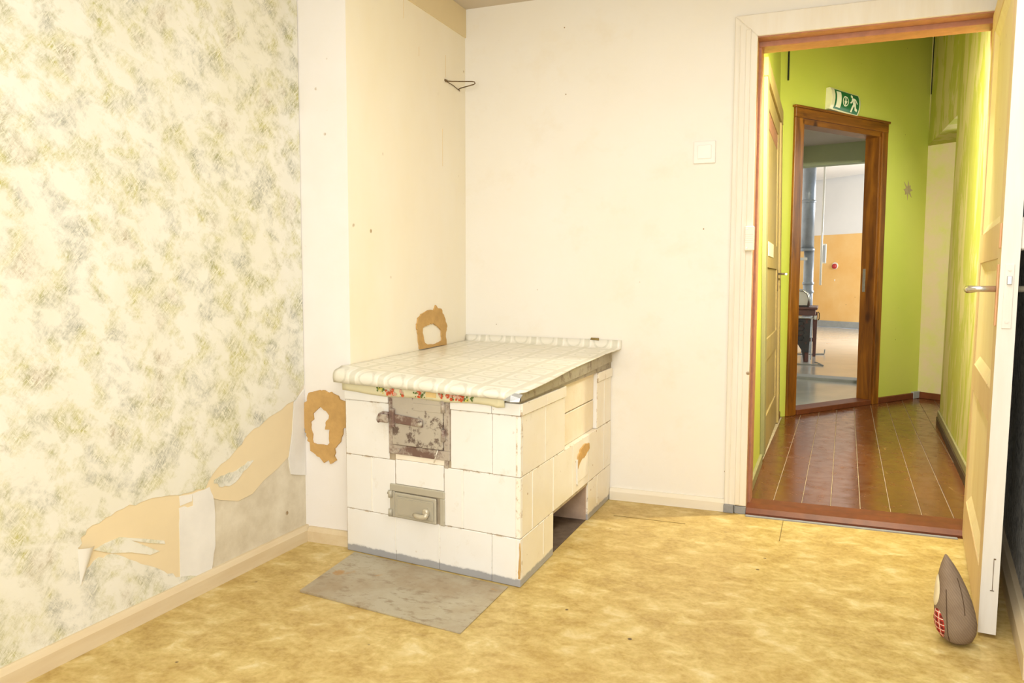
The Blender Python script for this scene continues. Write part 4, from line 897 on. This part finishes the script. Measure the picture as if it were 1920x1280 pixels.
# under cloth with flowers, then the patterned oilcloth
uc = root('oilcloth', TFr(0.33, 0.014, 0.61), 'pale yellow oilcloth strip with red flowers hanging above the fire door', 'tablecloth')
def under(b):
    rows, uv = [], []
    for k in range(25):
        s = -0.022+0.70*k/24; w = 0.003*math.sin(k*0.9)
        zb = 0.6085+0.008*max(0, 1-k/4)+0.002*math.sin(k*0.7)-(0.004 if k == 23 else 0)
        rows.append([TFr(s, 0.011+w*0.3, zb), TFr(s, 0.013+w*0.3, zb+0.012), TFr(s, 0.013, 0.645), TFr(s, 0.012, 0.668-0.012*k/24)])
    b.grid(rows, M['oilcloth_under'])
ob = one('cloth', uc, under); md = ob.modifiers.new('thick', 'SOLIDIFY'); md.thickness = 0.0012; md.offset = -1
def blooms(b):
    r = random.Random(5)
    def blob(s, z, rad, m, out=0.0165, n=7):
        a0 = r.uniform(0, 6); b.face([TFr(s+rad*r.uniform(0.7, 1.15)*math.cos(a0+k*2*math.pi/n), out, z+rad*r.uniform(0.7, 1.15)*math.sin(a0+k*2*math.pi/n)) for k in range(n)], m)
    Z = 0.6265
    b.face([TFr(0.36, 0.0152, 0.618), TFr(0.405, 0.0152, 0.618), TFr(0.405, 0.0152, 0.644), TFr(0.36, 0.0152, 0.644)], M['fl_orange'])
    for s, m in ((0.150, 'fl_green'), (0.160, 'fl_yellow'), (0.172, 'fl_green'), (0.182, 'fl_green'), (0.315, 'fl_green'), (0.350, 'fl_green'), (0.352, 'fl_green'), (0.428, 'fl_green'), (0.478, 'fl_green'), (0.525, 'fl_green'), (0.535, 'fl_yellow'), (0.545, 'fl_green'), (0.255, 'fl_green'), (0.165, 'fl_yellow'), (0.56, 'fl_green')):
        for j in range(5): blob(s+r.uniform(-0.009, 0.009), Z+r.uniform(-0.011, 0.012), r.uniform(0.0022, 0.0052), M[m], 0.0160+0.0001*j)
    for s in (0.190, 0.203, 0.214, 0.222, 0.254, 0.330, 0.337, 0.424, 0.452, 0.462, 0.486, 0.496, 0.508, 0.514):
        for j in range(5): blob(s+r.uniform(-0.007, 0.007), Z+r.uniform(-0.011, 0.011), r.uniform(0.0035, 0.0075), M[r.choice(('fl_red', 'fl_red', 'fl_pink'))], 0.0167+0.0001*j)
        blob(s, Z+r.uniform(-0.006, 0.006), 0.0028, M['fl_pink'], 0.0176)
one('flower_print', uc, blooms)['kind'] = 'stuff'

oc = root('oilcloth', (0.6, -0.6, 0.70), 'large whitish patterned oilcloth with square medallions covering the stove top', 'tablecloth')
def cloth(b):
    NU, rows, uvs = 40, [], []
    r = random.Random(9)
    ph = [r.uniform(0, 6) for _ in range(6)]
    def wob(u, v): return 0.0022*math.sin(9*u+ph[0])*math.sin(7*v+ph[1])+0.0014*math.sin(21*u+ph[2]+5*v)
    prof = [('h', 0.046, 0.0), ('h', 0.049, 0.35), ('h', 0.047, 0.62), ('h', 0.041, 0.80), ('h', 0.030, 0.92), ('h', 0.015, 0.98)]
    arc = 0.0
    for kd, off, f in prof:
        row, uv = [], []
        for k in range(NU+1):
            u = k/NU; s = -0.037+0.772*u; hem = 0.648-0.013*u
            z = hem+(ztop(u, 0)-hem)*f
            o_ = off*(1.0-0.25*u)
            p = TFr(s, o_+0.002*math.sin(14*u+ph[3])*(1-f), z)
            row.append(p); uv.append((s+0.075, 0.065*f+0.03))
        rows.append(row); uvs.append(uv)
    NV = 26
    for j in range(NV+1):
        v = j/NV; row, uv = [], []
        for k in range(NU+1):
            u = k/NU
            sF = -0.037+0.772*u; F = TFr(sF, 0.0, 0)
            Bp = V((0.219+(1.005-0.219)*u, -0.028, 0))
            # left edge slides along the chimney side
            x = F.x+(Bp.x-F.x)*v; y = F.y+(Bp.y-F.y)*v
            if y > YC-0.004: x = max(x, 0.219+0.0005)
            if u > 0.99: x = 0.983+0.004*math.sin(9*v)+(0.022*max(0, v-0.85)/0.15)
            z = ztop(u, v)+wob(u, v)*min(1, 6*(1-v))+0.004
            row.append(V((x, y, z))); uv.append((sF+0.075, 0.10+v*1.1))
        rows.append(row); uvs.append(uv)
    for y, dz in ((-0.016, 0.006), (-0.009, 0.020), (-0.006, 0.040)):
        row, uv = [], []
        for k in range(NU+1):
            u = k/NU
            row.append(V((0.2195+(1.012-0.2195)*u, y, ztop(u, 1)+dz*(0.85+0.25*u)))); uv.append((-0.037+0.772*u+0.075, 1.2+dz))
        rows.append(row); uvs.append(uv)
    b.grid(rows, M['oilcloth'], uvs)
cl = one('sheet', oc, cloth); md = cl.modifiers.new('thick', 'SOLIDIFY'); md.thickness = 0.003; md.offset = -1
wc = MB(); wc.hull8([(0.862, -0.008, 0.748), (0.905, -0.010, 0.746), (0.906, -0.0015, 0.746), (0.862, -0.0015, 0.748), (0.866, -0.008, 0.758), (0.902, -0.010, 0.757), (0.903, -0.0015, 0.757), (0.866, -0.0015, 0.758)], M['brownchip'], 0.001)
tag(wc.build('wood_chip'), 'small brown chip stuck behind the raised back edge of the oilcloth', 'wood chip')

# steel sheet on the floor before the stove
b = MB()
q = [(0.305, -1.476), (0.929, -1.556), (0.926, -1.181), (0.262, -1.088)]
b.hull8([(x, y, 0.0) for x, y in q]+[(x, y, 0.004+(0.004 if i in (0,) else 0)) for i, (x, y) in enumerate(q)], M['sheet'], 0.0008)
tag(b.build('hearth_plate'), 'grey steel hearth sheet lying on the ochre floor before the stove', 'metal sheet')

# ------------------------------------------------------------------ small things on the walls
sw_ = root('light_switch', (1.37, 0, 1.583), 'white square light switch on the cream wall left of the doorway', 'light switch')
one('plate', sw_, lambda b: b.box(1.3235, 1.4175, -0.010, 0, 1.536, 1.631, M['white_plastic'], 0.003, seg=2))
one('rocker', sw_, lambda b: b.hull8([(1.341, -0.013, 1.555), (1.400, -0.013, 1.555), (1.400, -0.008, 1.555), (1.341, -0.008, 1.555), (1.341, -0.017, 1.613), (1.400, -0.017, 1.613), (1.400, -0.008, 1.613), (1.341, -0.008, 1.613)], M['white_plastic'], 0.0015))
dc = root('door_contact', (1.565, -0.03, 1.2), 'small white ribbed plastic box on the doorway casing', 'sensor')
one('housing', dc, lambda b: b.box(1.551, 1.591, -0.046, -0.024, 1.153, 1.258, M['cream_plastic'], 0.004))
for k in range(5): one('rib', dc, lambda b: b.box(1.554, 1.588, -0.0475, -0.046, 1.188+0.0085*k, 1.192+0.0085*k, M['cream_plastic'], 0.0005))
for z, x in ((1.245, 1.561), (1.166, 1.561)): one('screw', dc, lambda b: b.tube([(x, -0.046, z), (x, -0.0475, z)], 0.004, M['screw'], 8))
wbk = root('wire_bracket', (0.217, -0.15, 1.945), 'bent rusty wire hook sticking out of the chimney side', 'hook')
one('wire_loop', wbk, lambda b: b.tube([(0.217, -0.214, 1.943), (0.24, -0.195, 1.9435), (0.31, -0.124, 1.953), (0.318, -0.115, 1.9525), (0.319, -0.110, 1.947), (0.312, -0.108, 1.943), (0.23, -0.083, 1.938), (0.2165, -0.074, 1.936)], 0.0026, M['wire'], 8))
one('wire_stay', wbk, lambda b: b.tube([(0.219, -0.212, 1.942), (0.220, -0.14, 1.939), (0.218, -0.065, 1.930)], 0.0018, M['wire'], 6))
one('nail', wbk, lambda b: (b.tube([(0.214, -0.222, 1.946), (0.226, -0.215, 1.942)], 0.0055, M['wire'], 8)))

# ------------------------------------------------------------------ doorstop
DC = V((2.262, -1.062, 0))
ds = root('doorstop', DC, 'stuffed brown tweed teardrop doorstop with tartan patch leaning on the open door', 'doorstop')
prof = [(0.0, 0.010), (0.004, 0.028), (0.014, 0.042), (0.035, 0.0515), (0.062, 0.055), (0.092, 0.053), (0.125, 0.0475), (0.155, 0.0405), (0.182, 0.0325), (0.205, 0.0245), (0.224, 0.0165), (0.240, 0.0085), (0.250, 0.003)]
def skin(t_, h, out=0.0):
    """point on the doorstop's side at angle t_, height h"""
    for (h0, r0), (h1, r1) in zip(prof[:-1], prof[1:]):
        if h0 <= h <= h1: r = r0+(r1-r0)*(h-h0)/(h1-h0); break
    else: r = 0.003
    lean = -0.036*(h/0.25)**1.5
    return DC+V((lean+(r*0.98+out)*math.cos(t_), (r*1.15+out)*math.sin(t_), h))
def toy(b):
    hs = [0, 0.002, 0.004, 0.009, 0.014, 0.024, 0.035, 0.048, 0.062, 0.077, 0.092, 0.108, 0.125, 0.14, 0.155, 0.168, 0.182, 0.194, 0.205, 0.215, 0.224, 0.233, 0.240, 0.250]
    N = 32
    rows = [[skin(2*math.pi*k/N, h) for k in range(N+1)] for h in hs]
    b.grid(rows, M['tweed'])
    b.face([skin(2*math.pi*k/N, 0) for k in range(N)], M['tweed']); b.face([skin(2*math.pi*k/N, 0.25) for k in range(N)], M['tweed'])
one('body', ds, toy, merge=True, recalc=True)
def oval(b, tc, hc, rt, rh, m, rot=0.0, out=0.003, n=20):
    rows, uvs = [], []
    for i in range(6):
        f = i/5; row, uv = [], []
        for k in range(n+1):
            a = 2*math.pi*k/n; x, y = f*math.cos(a), f*math.sin(a)
            tt = tc+rt*(x*math.cos(rot)-y*math.sin(rot)); hh = hc+rh*(x*math.sin(rot)+y*math.cos(rot))
            row.append(skin(tt, max(0.003, hh), out if i < 5 else 0.0005)); uv.append((tt*0.05, hh))
        rows.append(row); uvs.append(uv)
    b.grid(rows, m, uvs)
one('tartan_patch', ds, lambda b: oval(b, math.radians(206), 0.058, math.radians(25), 0.042, M['tartan'], -0.10), recalc=True)
one('felt_patch', ds, lambda b: oval(b, math.radians(184), 0.146, math.radians(30), 0.046, M['felt'], 0.0), recalc=True)
one('seam', ds, lambda b: b.tube([skin(math.radians(238-6*k/10+0.9*k), 0.012+0.150*k/12, 0.0004) for k in range(13)], 0.0011, M['stitch'], 6))
one('seam', ds, lambda b: b.tube([skin(math.radians(292+1.2*k), 0.10+0.095*k/10, 0.0004) for k in range(11)], 0.0010, M['stitch'], 6))
